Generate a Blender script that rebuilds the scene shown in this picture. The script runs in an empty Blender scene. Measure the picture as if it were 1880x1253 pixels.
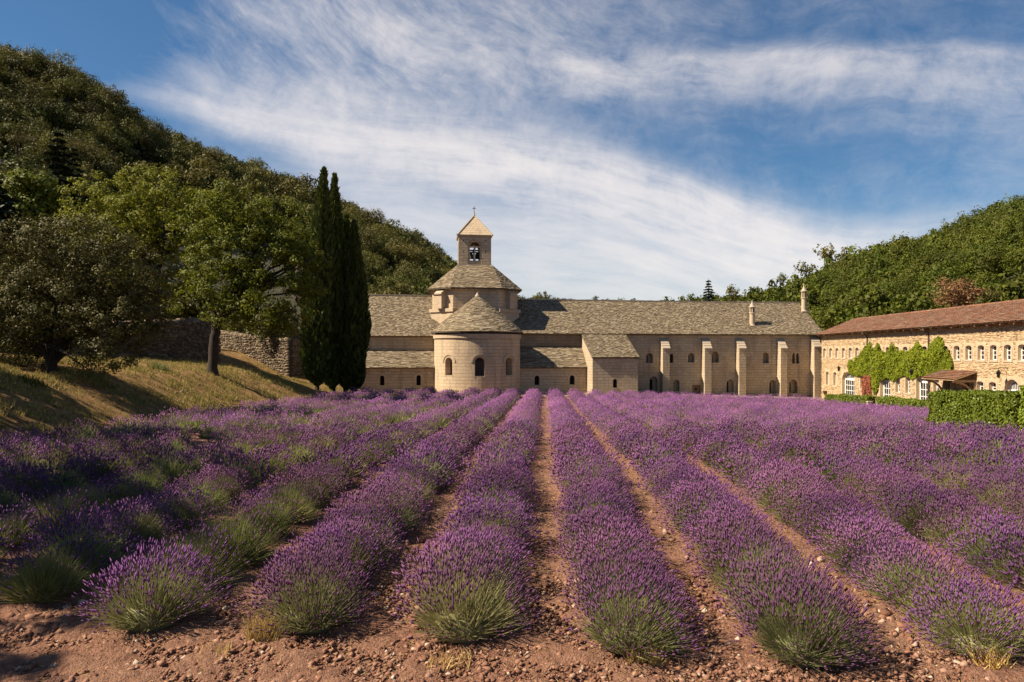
import bpy, math, random
import numpy as np
from mathutils import Vector

random.seed(7)
rng = np.random.default_rng(7)
SC = bpy.context.scene
COL = SC.collection
R = math.radians

# ------------------------------------------------------------------ camera, light
CZ = 3.3            # eye height above the soil below the camera
FPX = 1400.0        # focal length in photograph pixels (1880 wide)
VPX, VPY = 1000.0, 650.0
cam = bpy.data.cameras.new('camera')
camo = bpy.data.objects.new('camera', cam)
COL.objects.link(camo)
camo.location = (0, 0, CZ)
camo.rotation_euler = (R(90), 0, 0)
cam.sensor_width = 36.0
cam.lens = FPX / 1880 * 36
cam.shift_x = -(VPX - 940) / 1880
cam.shift_y = (VPY - 626.5) / 1880
cam.clip_start = 0.1
cam.clip_end = 6000
SC.camera = camo

SUN_EL, SUN_AZ = 44.5, 12.5   # elevation; degrees the sun stands in front of the due-left direction
SUN = Vector((-math.cos(R(SUN_AZ)) * math.cos(R(SUN_EL)), -math.sin(R(SUN_AZ)) * math.cos(R(SUN_EL)), math.sin(R(SUN_EL))))
sl = bpy.data.lights.new('sun', 'SUN')
sl.energy = 5.0
sl.angle = R(0.5)
sl.color = (1.0, 0.86, 0.66)
so = bpy.data.objects.new('sun', sl)
COL.objects.link(so)
so.rotation_euler = SUN.to_track_quat('Z', 'Y').to_euler()
so.location = (-60, -20, 80)

world = bpy.data.worlds.new('World')
SC.world = world
world.use_nodes = True
SC.view_settings.view_transform = 'Standard'
SC.view_settings.look = 'None'
SC.view_settings.gamma = 1
SC.view_settings.exposure = 1.1
SC.view_settings.use_curve_mapping = False
SC.render.engine = 'CYCLES'
SC.cycles.use_denoising = True
SC.cycles.use_adaptive_sampling = True
SC.cycles.adaptive_threshold = 0.01
SC.cycles.max_bounces = 5
SC.cycles.diffuse_bounces = 3
SC.cycles.glossy_bounces = 2
SC.cycles.transmission_bounces = 3


# ------------------------------------------------------------------ node helper
class NT:
    def __init__(self, tree):
        self.t = tree

    def n(self, kind, ins=None, **props):
        x = self.t.nodes.new(kind)
        for k, v in props.items():
            setattr(x, k, v)
        for k, v in (ins or {}).items():
            s = x.inputs[k]
            if hasattr(v, 'is_output'):
                self.t.links.new(v, s)
            else:
                s.default_value = v
        return x

    def m(self, op, a, b=0.0, c=0.0, clamp=False):
        x = self.n('ShaderNodeMath', {0: a, 1: b, 2: c}, operation=op, use_clamp=clamp)
        return x.outputs[0]

    def mix(self, f, a, b, blend='MIX'):
        x = self.n('ShaderNodeMix', None, data_type='RGBA', blend_type=blend)
        for i, v in ((0, f), (6, a), (7, b)):
            if hasattr(v, 'is_output'):
                self.t.links.new(v, x.inputs[i])
            else:
                x.inputs[i].default_value = v if i == 0 else (*v, 1) if len(v) == 3 else v
        return x.outputs[2]

    def ramp(self, fac, stops, interp='LINEAR'):
        x = self.n('ShaderNodeValToRGB', {0: fac})
        cr = x.color_ramp
        cr.interpolation = interp
        while len(cr.elements) < len(stops):
            cr.elements.new(0.5)
        for e, (p, c) in zip(cr.elements, stops):
            e.position = p
            e.color = (*c, 1) if len(c) == 3 else c
        return x.outputs[0]

    def noise(self, vec, scale, detail=4.0, rough=0.55, dist=0.0):
        return self.n('ShaderNodeTexNoise', {'Vector': vec, 'Scale': scale, 'Detail': detail, 'Roughness': rough, 'Distortion': dist}).outputs[0]

    def mr(self, v, a, b, c=0.0, d=1.0):
        return self.n('ShaderNodeMapRange', {0: v, 1: a, 2: b, 3: c, 4: d}).outputs[0]

    def curve(self, v, pts):
        x = self.n('ShaderNodeFloatCurve', {'Value': v})
        c = x.mapping.curves[0]
        while len(c.points) < len(pts):
            c.points.new(0.5, 0.5)
        for p, (a, b) in zip(c.points, pts):
            p.location = (a, b)
        x.mapping.update()
        return x.outputs[0]


# ------------------------------------------------------------------ sky: Nishita with cirrus, laid out by compass direction and elevation
def build_world():
    t = NT(world.node_tree)
    bg = world.node_tree.nodes['Background']
    sky = t.n('ShaderNodeTexSky', None, sky_type='NISHITA', sun_disc=False)
    sky.sun_elevation = R(SUN_EL)
    sky.sun_rotation = math.atan2(SUN.x, SUN.y)
    sky.altitude = 300
    sky.air_density = 1.0
    sky.dust_density = 0.6
    sky.ozone_density = 2.2
    tc = t.n('ShaderNodeTexCoord')
    sep = t.n('ShaderNodeSeparateXYZ', {0: tc.outputs['Generated']})
    x, y, z = sep.outputs
    az = t.m('ARCTAN2', x, y)
    hyp = t.m('SQRT', t.m('ADD', t.m('MULTIPLY', x, x), t.m('MULTIPLY', y, y)))
    el = t.m('ARCTAN2', z, hyp)
    A = t.mr(az, -0.75, 0.75)         # 0..1 over the compass sector in front; clamped beyond it

    def dirn(px, py):                 # photograph position -> (A, elevation in radians)
        a = math.atan((px - VPX) / FPX)
        return (a + 0.75) / 1.5, math.atan((VPY - py) / FPX * math.cos(a))

    flat = t.n('ShaderNodeCombineXYZ', {0: az, 1: el, 2: 0.0}).outputs[0]
    wcol = t.n('ShaderNodeTexNoise', {'Vector': flat, 'Scale': 3.2, 'Detail': 4.0, 'Roughness': 0.55}).outputs['Color']
    wcen = t.n('ShaderNodeVectorMath', {0: wcol, 1: (0.5, 0.5, 0.5)}, operation='SUBTRACT').outputs[0]

    def warped(vec, k):
        return t.n('ShaderNodeVectorMath', {0: vec, 1: t.n('ShaderNodeVectorMath', {0: wcen, 'Scale': k}, operation='SCALE').outputs[0]}, operation='ADD').outputs[0]

    def streak(ang, along, across, k=0.10, detail=8.0, rough=0.66, seed=0.0):
        """Filaments lying at `ang` degrees (up to the right) in azimuth and elevation."""
        r1 = t.n('ShaderNodeVectorRotate', {'Vector': warped(flat, k), 'Angle': R(-ang)}, rotation_type='Z_AXIS').outputs[0]
        mp = t.n('ShaderNodeVectorMath', {0: r1, 1: (along, across, 1)}, operation='MULTIPLY').outputs[0]
        mp = t.n('ShaderNodeVectorMath', {0: mp, 1: (seed, seed * .7, 0)}, operation='ADD').outputs[0]
        return t.noise(mp, 1.0, detail, rough)

    def band(pts):             # pts: (px, py, half width above, half width below, strength)
        cs = [(dirn(p[0], p[1]), p) for p in pts]
        ce = t.curve(A, [(c[0], c[1] / 0.6) for c, p in cs])
        wu = t.curve(A, [(c[0], p[2] / 400) for c, p in cs])
        wd = t.curve(A, [(c[0], p[3] / 400) for c, p in cs])
        st = t.curve(A, [(c[0], p[4]) for c, p in cs])
        d = t.m('SUBTRACT', t.m('DIVIDE', el, 0.6), ce)       # in units of 0.6 rad
        d = t.m('ADD', d, t.m('MULTIPLY', t.n('ShaderNodeSeparateXYZ', {0: wcen}).outputs[0], 0.035))
        up = t.m('GREATER_THAN', d, 0.0)
        w = t.m('ADD', t.m('MULTIPLY', up, wu), t.m('MULTIPLY', t.m('SUBTRACT', 1.0, up), wd))
        w = t.m('MULTIPLY', w, 400 / FPX / 0.6)
        q = t.m('DIVIDE', d, t.m('MAXIMUM', w, 0.004))
        return t.m('MULTIPLY', t.m('EXPONENT', t.m('MULTIPLY', t.m('MULTIPLY', q, q), -1.0)), st), d

    main, dmain = band([(60, 130, 18, 12, 0.0), (180, 160, 16, 10, 0.05), (260, 172, 24, 14, 0.20), (330, 190, 40, 18, 0.42), (450, 224, 50, 22, 0.8), (600, 262, 70, 40, 1.0), (800, 285, 65, 60, 1.1),
                        (1000, 300, 52, 80, 1.1), (1200, 345, 42, 100, 1.1), (1400, 415, 40, 100, 0.95), (1600, 455, 40, 90, 0.7), (1800, 440, 60, 80, 0.45), (2050, 400, 60, 60, 0.3)])
    low, _ = band([(-200, 520, 140, 200, 0.10), (300, 430, 90, 200, 0.30), (620, 400, 80, 200, 0.62), (900, 450, 90, 200, 0.80), (1250, 500, 90, 200, 0.85), (1600, 520, 60, 200, 0.75), (2000, 520, 60, 200, 0.5)])
    right, _ = band([(560, 60, 80, 120, 0.0), (800, 100, 90, 90, 0.22), (1000, 128, 50, 70, 0.5), (1200, 112, 20, 62, 0.66), (1500, 104, 14, 66, 0.62), (1700, 100, 14, 95, 0.54), (1900, 108, 18, 100, 0.5), (2100, 120, 30, 90, 0.3)])
    fan, _ = band([(100, 60, 200, 90, 0.0), (300, 100, 200, 80, 0.22), (480, 80, 220, 120, 0.70), (650, 90, 260, 120, 0.82), (850, 90, 260, 120, 0.62), (1050, 40, 200, 110, 0.42), (1300, 10, 150, 70, 0.16), (1700, 0, 120, 60, 0.04)])
    along_main = t.n('ShaderNodeCombineXYZ', {0: t.m('MULTIPLY', az, 5.0), 1: t.m('MULTIPLY', dmain, 26.0), 2: 0.0}).outputs[0]
    n_arc = t.noise(warped(along_main, 1.6), 1.0, 9.0, 0.64)
    n_fan = streak(-42, 4.5, 22, 0.08, 9.0, 0.68, 3.0)
    n_fan2 = streak(-24, 5.0, 26, 0.11, 9.0, 0.68, 8.0)
    n_hor = streak(-6, 6.0, 26, 0.14, 9.0, 0.66, 5.0)
    n_puff = t.noise(warped(flat, 0.12), 16.0, 9.0, 0.68)
    f_arc, f_fan, f_fan2, f_hor, f_puff = t.mr(n_arc, 0.36, 0.62), t.mr(n_fan, 0.42, 0.66), t.mr(n_fan2, 0.42, 0.66), t.mr(n_hor, 0.36, 0.64), t.mr(n_puff, 0.36, 0.64)
    c_main = t.m('MULTIPLY', main, t.m('ADD', 0.30, t.m('ADD', t.m('MULTIPLY', f_arc, 0.55), t.m('MULTIPLY', f_puff, 0.42))))
    c_low = t.m('MULTIPLY', low, t.m('ADD', 0.50, t.m('MULTIPLY', t.m('ADD', f_arc, f_hor), 0.32)))
    c_right = t.m('MULTIPLY', right, t.m('ADD', 0.10, t.m('MULTIPLY', t.m('ADD', f_hor, f_puff), 0.50)))
    c_fan = t.m('MULTIPLY', fan, t.m('ADD', 0.10, t.m('MULTIPLY', t.m('ADD', t.m('MULTIPLY', f_fan, 0.9), f_fan2), t.m('ADD', 0.22, t.m('MULTIPLY', f_puff, 0.35)))))
    gen = t.m('MULTIPLY', t.m('MULTIPLY', f_hor, f_puff), 0.14)      # thin veil over the whole sky
    # beyond the pictured sector the same kind of thin cirrus goes on
    dens = t.m('ADD', t.m('ADD', c_main, c_low), t.m('ADD', t.m('ADD', c_right, c_fan), gen))
    dens = t.m('SUBTRACT', 1.0, t.m('EXPONENT', t.m('MULTIPLY', dens, -1.25)))
    dens = t.m('MULTIPLY', dens, 0.97, clamp=True)
    blue = t.mix(1.0, sky.outputs[0], SKY_TINT, 'MULTIPLY')
    col = t.mix(dens, blue, CLOUD)
    world.node_tree.links.new(col, bg.inputs[0])
    bg.inputs[1].default_value = 0.08


SKY_TINT = (0.30, 0.455, 0.555)
CLOUD = (5.9, 5.45, 5.2)
build_world()


# ------------------------------------------------------------------ materials
def new_mat(name):
    m = bpy.data.materials.new(name)
    m.use_nodes = True
    t = NT(m.node_tree)
    return m, t, m.node_tree.nodes['Principled BSDF']


def link(t, a, b):
    t.t.links.new(a, b)


def bump(t, b, h, strength=0.5, dist=0.03):
    n = t.n('ShaderNodeBump', {'Height': h, 'Strength': strength, 'Distance': dist})
    link(t, n.outputs[0], b.inputs['Normal'])


def mat_ashlar(name, c1, c2, mortar, bw=0.62, bh=0.3, stain=(0.17, 0.13, 0.10), rough_amt=0.5):
    m, t, b = new_mat(name)
    uv = t.n('ShaderNodeUVMap').outputs[0]
    oc = t.n('ShaderNodeTexCoord').outputs['Object']
    wob = t.noise(oc, 1.3, 2.0)
    uvw = t.n('ShaderNodeVectorMath', {0: uv, 1: t.n('ShaderNodeCombineXYZ', {0: 0.0, 1: t.m('MULTIPLY', wob, 0.07), 2: 0.0}).outputs[0]}, operation='ADD').outputs[0]
    br = t.n('ShaderNodeTexBrick', {'Vector': uvw, 'Color1': (0, 0, 0, 1), 'Color2': (1, 1, 1, 1), 'Mortar': (0.5, 0.5, 0.5, 1), 'Scale': 1.0, 'Mortar Size': 0.016,
                                    'Mortar Smooth': 0.2, 'Bias': 0.0, 'Brick Width': bw, 'Row Height': bh})
    br.offset = 0.5
    br.squash = 0.7
    br.squash_frequency = 3
    blk = t.mix(br.outputs[0], c1, c2)
    nz = t.noise(oc, 0.55, 6.0, 0.6)
    n2 = t.noise(oc, 5.0, 5.0, 0.65)
    col = t.mix(t.mr(nz, 0.50, 0.72, 0.0, 0.55), blk, stain)
    col = t.mix(t.mr(n2, 0.3, 0.7, 0.0, 0.45), col, tuple(v * 1.25 for v in c1))
    sv = t.n('ShaderNodeMapping', {'Vector': oc, 'Scale': (1.6, 1.6, 0.16)}).outputs[0]
    st = t.noise(sv, 1.0, 6.0, 0.65)
    col = t.mix(t.mr(st, 0.50, 0.70, 0.0, 0.5), col, (0.15, 0.12, 0.095))
    col = t.mix(t.mr(t.noise(oc, 0.22, 3.0), 0.5, 0.65, 0.0, 0.35), col, (0.50, 0.37, 0.235))
    col = t.mix(t.m('MULTIPLY', br.outputs[1], 0.7), col, mortar)
    link(t, col, b.inputs['Base Color'])
    b.inputs['Roughness'].default_value = 0.9
    b.inputs['Specular IOR Level'].default_value = 0.2
    h = t.m('ADD', t.m('MULTIPLY', br.outputs[1], -0.8), t.m('MULTIPLY', t.noise(oc, 14.0, 4.0, 0.7), rough_amt))
    bump(t, b, h, 1.0, 0.045)
    return m


def mat_stones(name, stops, lichen=None, nscale=1.2, rough=0.92, bscale=22.0):
    """Loose or laid stones, slates, tiles: one shade per piece."""
    m, t, b = new_mat(name)
    isl = t.n('ShaderNodeNewGeometry').outputs['Random Per Island']
    oc = t.n('ShaderNodeTexCoord').outputs['Object']
    col = t.ramp(isl, stops)
    n1 = t.noise(oc, nscale, 5.0, 0.65)
    if lichen:
        col = t.mix(t.mr(n1, 0.48, 0.68, 0.0, 0.5), col, lichen)
    n2 = t.noise(oc, bscale, 4.0, 0.65)
    col = t.mix(t.mr(n2, 0.35, 0.7, 0.0, 0.35), col, tuple(v * 0.55 for v in stops[0][1]))
    link(t, col, b.inputs['Base Color'])
    b.inputs['Roughness'].default_value = rough
    b.inputs['Specular IOR Level'].default_value = 0.2
    bump(t, b, n2, 0.5, 0.02)
    return m


def mat_leaf(name, ca, cb, cc=None, transl=0.25, rough=0.6):
    """Leaves: shade varies per leaf and per plant; some light passes through."""
    m, t, b = new_mat(name)
    isl = t.n('ShaderNodeNewGeometry').outputs['Random Per Island']
    orn = t.n('ShaderNodeObjectInfo').outputs['Random']
    tint = t.n('ShaderNodeAttribute', None, attribute_name='tint').outputs['Fac']
    v = t.m('FRACT', t.m('ADD', orn, tint))
    col = t.mix(isl, ca, cb)
    if cc:
        col = t.mix(t.m('MULTIPLY', v, 0.8), col, cc)
    val = t.m('ADD', 0.62, t.m('MULTIPLY', t.m('FRACT', t.m('MULTIPLY', v, 7.31)), 0.7))
    col = t.mix(1.0, col, t.n('ShaderNodeCombineColor', {0: val, 1: val, 2: val}).outputs[0], 'MULTIPLY')
    link(t, col, b.inputs['Base Color'])
    b.inputs['Roughness'].default_value = rough
    b.inputs['Specular IOR Level'].default_value = 0.18
    tr = t.n('ShaderNodeBsdfTranslucent', {'Color': col})
    ms = t.n('ShaderNodeMixShader', {0: transl, 1: b.outputs[0], 2: tr.outputs[0]})
    link(t, ms.outputs[0], m.node_tree.nodes['Material Output'].inputs[0])
    return m


def mat_plain(name, c, rough=0.8, var=0.25, scale=6.0, metal=0.0, bstr=0.3):
    m, t, b = new_mat(name)
    oc = t.n('ShaderNodeTexCoord').outputs['Object']
    n = t.noise(oc, scale, 5.0, 0.6)
    link(t, t.mix(t.mr(n, 0.3, 0.7), tuple(v * (1 - var) for v in c), tuple(min(1, v * (1 + var)) for v in c)), b.inputs['Base Color'])
    b.inputs['Roughness'].default_value = rough
    b.inputs['Metallic'].default_value = metal
    b.inputs['Specular IOR Level'].default_value = 0.3
    if bstr:
        bump(t, b, t.noise(oc, scale * 5, 4.0, 0.7), bstr, 0.02)
    return m


M = {}
M['ashlar'] = mat_ashlar('abbey_ashlar', (0.46, 0.365, 0.255), (0.37, 0.285, 0.19), (0.27, 0.205, 0.14))
M['ashlar_fine'] = mat_ashlar('apse_ashlar', (0.48, 0.375, 0.26), (0.415, 0.315, 0.21), (0.37, 0.28, 0.19), bh=0.34, bw=0.8, rough_amt=0.3)
M['dressed'] = mat_plain('dressed_stone', (0.42, 0.325, 0.23), 0.9, 0.15, 3.0)
M['slate'] = mat_stones('roof_stone_slabs', [(0.0, (0.11, 0.083, 0.055)), (0.35, (0.19, 0.148, 0.10)), (0.7, (0.25, 0.198, 0.138)), (1.0, (0.36, 0.295, 0.21))], (0.24, 0.185, 0.09), 1.6)
M['slate_base'] = mat_plain('roof_bed', (0.10, 0.08, 0.06), 0.95, 0.3, 4.0)
M['capslab'] = mat_stones('cap_slabs', [(0.0, (0.33, 0.27, 0.20)), (1.0, (0.46, 0.38, 0.29))], None, 2.0)
M['rubble'] = mat_stones('rubble_stones', [(0.0, (0.24, 0.155, 0.085)), (0.3, (0.38, 0.265, 0.15)), (0.7, (0.47, 0.345, 0.21)), (1.0, (0.56, 0.44, 0.29))], (0.44, 0.29, 0.14), 0.5)
M['mortar'] = mat_plain('lime_mortar', (0.47, 0.345, 0.215), 0.95, 0.2, 2.5, 0.0, 0.5)
M['tile'] = mat_stones('clay_tiles', [(0.0, (0.12, 0.065, 0.045)), (0.3, (0.235, 0.105, 0.062)), (0.6, (0.29, 0.13, 0.075)), (0.85, (0.27, 0.17, 0.115)), (1.0, (0.36, 0.24, 0.17))], (0.19, 0.135, 0.095), 0.35)
M['drystone'] = mat_stones('dry_stones', [(0.0, (0.07, 0.052, 0.034)), (0.5, (0.14, 0.105, 0.07)), (1.0, (0.25, 0.195, 0.135))], None, 1.2)
M['wallcore'] = mat_plain('wall_core', (0.10, 0.08, 0.06), 0.95, 0.3)
M['glass'] = mat_plain('dark_glass', (0.018, 0.02, 0.022), 0.12, 0.2, 2.0, 0.0, 0.0)
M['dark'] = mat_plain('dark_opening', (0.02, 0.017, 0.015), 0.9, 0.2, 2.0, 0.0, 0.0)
M['white'] = mat_plain('white_paint', (0.78, 0.75, 0.70), 0.55, 0.06, 3.0, 0.0, 0.0)
M['iron'] = mat_plain('dark_iron', (0.03, 0.026, 0.024), 0.5, 0.3, 8.0, 0.6, 0.0)
M['pipe'] = mat_plain('brown_pipe', (0.10, 0.055, 0.04), 0.5, 0.2, 4.0, 0.0, 0.0)
M['wood'] = mat_plain('old_timber', (0.22, 0.13, 0.07), 0.8, 0.35, 5.0)
M['beam'] = mat_plain('pale_timber', (0.40, 0.27, 0.15), 0.8, 0.2, 5.0)
M['bronze'] = mat_plain('bell_bronze', (0.06, 0.055, 0.045), 0.5, 0.3, 6.0, 0.7, 0.0)
M['bark'] = mat_plain('bark', (0.036, 0.027, 0.02), 0.95, 0.45, 6.0, 0.0, 0.9)
M['stem'] = mat_leaf('lavender_stems', (0.125, 0.15, 0.055), (0.245, 0.255, 0.115), (0.26, 0.22, 0.10), 0.28)
M['stem_green'] = mat_leaf('green_lavender_stems', (0.13, 0.16, 0.045), (0.23, 0.245, 0.085), (0.27, 0.245, 0.085), 0.25)
M['flower'] = mat_leaf('lavender_flowers', (0.118, 0.038, 0.162), (0.262, 0.106, 0.298), (0.285, 0.118, 0.235), 0.32, 0.75)
M['oak'] = mat_leaf('oak_leaves', (0.080, 0.108, 0.009), (0.235, 0.245, 0.022), (0.20, 0.185, 0.018), 0.38, 0.6)
M['holm'] = mat_leaf('holm_leaves', (0.044, 0.044, 0.011), (0.118, 0.104, 0.026), None, 0.18, 0.6)
M['hilloak'] = mat_leaf('hill_leaves', (0.040, 0.054, 0.009), (0.10, 0.108, 0.018), (0.10, 0.082, 0.02), 0.22)
M['hillpine'] = mat_leaf('pine_needles', (0.058, 0.068, 0.011), (0.13, 0.125, 0.022), (0.12, 0.095, 0.026), 0.22)
M['bright'] = mat_leaf('bright_leaves', (0.038, 0.061, 0.006), (0.108, 0.135, 0.013), (0.10, 0.098, 0.013), 0.3)
M['fir'] = mat_leaf('fir_needles', (0.020, 0.032, 0.016), (0.045, 0.060, 0.028), None, 0.1)
M['cypress'] = mat_leaf('cypress_scales', (0.036, 0.054, 0.010), (0.105, 0.125, 0.024), None, 0.15)
M['red'] = mat_leaf('russet_leaves', (0.26, 0.135, 0.06), (0.38, 0.21, 0.10), None, 0.25)
M['olive'] = mat_leaf('grey_leaves', (0.12, 0.12, 0.05), (0.20, 0.19, 0.085), None, 0.2)
M['ivy'] = mat_leaf('creeper_leaves', (0.12, 0.17, 0.008), (0.34, 0.37, 0.02), None, 0.35)
M['creeper_red'] = mat_leaf('red_creeper', (0.22, 0.05, 0.025), (0.36, 0.12, 0.06), None, 0.2)
M['hedge'] = mat_leaf('hedge_leaves', (0.075, 0.115, 0.012), (0.21, 0.245, 0.03), None, 0.28, 0.4)
M['hedgecore'] = mat_plain('hedge_core', (0.02, 0.026, 0.008), 0.95, 0.3)
M['drygrass'] = mat_leaf('dry_grass', (0.50, 0.33, 0.11), (0.68, 0.49, 0.20), None, 0.3)
M['grass'] = mat_leaf('bank_grass', (0.105, 0.115, 0.024), (0.39, 0.285, 0.10), None, 0.3)
M['rock'] = mat_plain('grey_rock', (0.20, 0.17, 0.14), 0.95, 0.35, 0.8, 0.0, 0.8)
M['clod'] = mat_stones('soil_clods', [(0.0, (0.14, 0.064, 0.04)), (0.6, (0.265, 0.13, 0.083)), (0.93, (0.35, 0.21, 0.145)), (1.0, (0.52, 0.42, 0.33))], None, 3.0, 0.95, 40.0)


def mat_ground():
    m, t, b = new_mat('ground_soil_and_grass')
    geo = t.n('ShaderNodeNewGeometry')
    pos = geo.outputs['Position']
    sx = t.n('ShaderNodeSeparateXYZ', {0: pos})
    n0 = t.noise(pos, 0.35, 4.0, 0.6)
    n1 = t.noise(pos, 2.0, 6.0, 0.65)
    n2 = t.noise(pos, 12.0, 5.0, 0.7)
    n3 = t.noise(pos, 40.0, 3.0, 0.7)
    soil = t.ramp(n2, [(0.25, (0.135, 0.06, 0.038)), (0.5, (0.305, 0.148, 0.097)), (0.75, (0.47, 0.265, 0.185))])
    soil = t.mix(t.mr(n3, 0.6, 0.75, 0.0, 0.5), soil, (0.44, 0.33, 0.25))
    soil = t.mix(t.mr(n0, 0.4, 0.7, 0.0, 0.35), soil, (0.36, 0.24, 0.15))
    grass = t.ramp(n1, [(0.3, (0.075, 0.072, 0.016)), (0.45, (0.20, 0.115, 0.042)), (0.6, (0.36, 0.22, 0.09)), (0.75, (0.17, 0.085, 0.045))])
    grass = t.mix(t.mr(n2, 0.45, 0.7, 0.0, 0.6), grass, (0.20, 0.11, 0.06))
    gm = t.mr(t.m('ADD', sx.outputs[0], t.m('MULTIPLY', t.m('SUBTRACT', n1, 0.5), 2.5)), -18.6, -17.6, 1.0, 0.0)
    far = t.mr(t.m('ADD', sx.outputs[1], t.m('MULTIPLY', t.m('SUBTRACT', n1, 0.5), 2.0)), 73.0, 74.2)
    lft = t.mr(sx.outputs[0], -10.0, -8.0, 1.0, 0.0)
    gm = t.m('MAXIMUM', gm, t.m('MULTIPLY', far, lft))
    gravel = t.mix(t.mr(n2, 0.3, 0.7), (0.36, 0.28, 0.19), (0.47, 0.38, 0.27))
    base = t.mix(t.m('MULTIPLY', t.mr(sx.outputs[1], 76.0, 77.5), t.m('SUBTRACT', 1.0, lft)), soil, gravel)
    col = t.mix(gm, base, grass)
    link(t, col, b.inputs['Base Color'])
    b.inputs['Roughness'].default_value = 0.96
    b.inputs['Specular IOR Level'].default_value = 0.15
    h = t.m('ADD', t.m('MULTIPLY', n2, 1.0), t.m('MULTIPLY', n3, 0.5))
    h = t.m('ADD', h, t.m('MULTIPLY', t.noise(pos, 22.0, 4.0, 0.75), 0.9))
    bump(t, b, h, 1.0, 0.10)
    return m


M['ground'] = mat_ground()


def mat_hill():
    m, t, b = new_mat('hill_scrub')
    pos = t.n('ShaderNodeNewGeometry').outputs['Position']
    n1 = t.noise(pos, 0.15, 6.0, 0.65)
    col = t.ramp(n1, [(0.35, (0.03, 0.032, 0.012)), (0.55, (0.06, 0.052, 0.022)), (0.75, (0.11, 0.085, 0.05))])
    link(t, col, b.inputs['Base Color'])
    b.inputs['Roughness'].default_value = 0.95
    bump(t, b, t.noise(pos, 0.8, 5.0, 0.7), 0.8, 0.6)
    return m


M['hill'] = mat_hill()


# ------------------------------------------------------------------ object helpers
def tag(o, label=None, cat=None, group=None, kind=None):
    if label:
        o['label'] = label
    if cat:
        o['category'] = cat
    if group:
        o['group'] = group
    if kind:
        o['kind'] = kind
    return o


def origin(o):
    v = Vector((0, 0, 0))
    while o is not None:
        v += o.location
        o = o.parent
    return v


def empty(name, loc, label=None, cat=None, group=None):
    o = bpy.data.objects.new(name, None)
    o.empty_display_size = 0.2
    COL.objects.link(o)
    o.location = loc
    return tag(o, label, cat, group)


def np_mesh(name, V, F, mat=None, smooth=False, tint=None):
    """Mesh from arrays; F is (n,3) or (n,4), or a list of such arrays."""
    me = bpy.data.meshes.new(name)
    Fs = F if isinstance(F, list) else [F]
    V = np.asarray(V, dtype=np.float32)
    nl = sum(f.size for f in Fs)
    me.vertices.add(len(V))
    me.vertices.foreach_set('co', V.ravel())
    me.loops.add(nl)
    me.loops.foreach_set('vertex_index', np.concatenate([f.ravel() for f in Fs]).astype(np.int32))
    tot = np.concatenate([np.full(len(f), f.shape[1], np.int32) for f in Fs])
    st = np.concatenate(([0], np.cumsum(tot)[:-1])).astype(np.int32)
    me.polygons.add(len(tot))
    me.polygons.foreach_set('loop_start', st)
    me.polygons.foreach_set('loop_total', tot)
    if smooth:
        me.polygons.foreach_set('use_smooth', np.ones(len(tot), bool))
    if tint is not None:
        at = me.attributes.new('tint', 'FLOAT', 'POINT')
        at.data.foreach_set('value', np.asarray(tint, np.float32))
    me.update(calc_edges=True)
    if mat:
        me.materials.append(mat)
    return me


def put(name, me, parent=None, loc=None):
    o = bpy.data.objects.new(name, me)
    COL.objects.link(o)
    if loc is not None:
        o.location = loc
    if parent is not None:
        o.parent = parent
    return o


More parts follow.
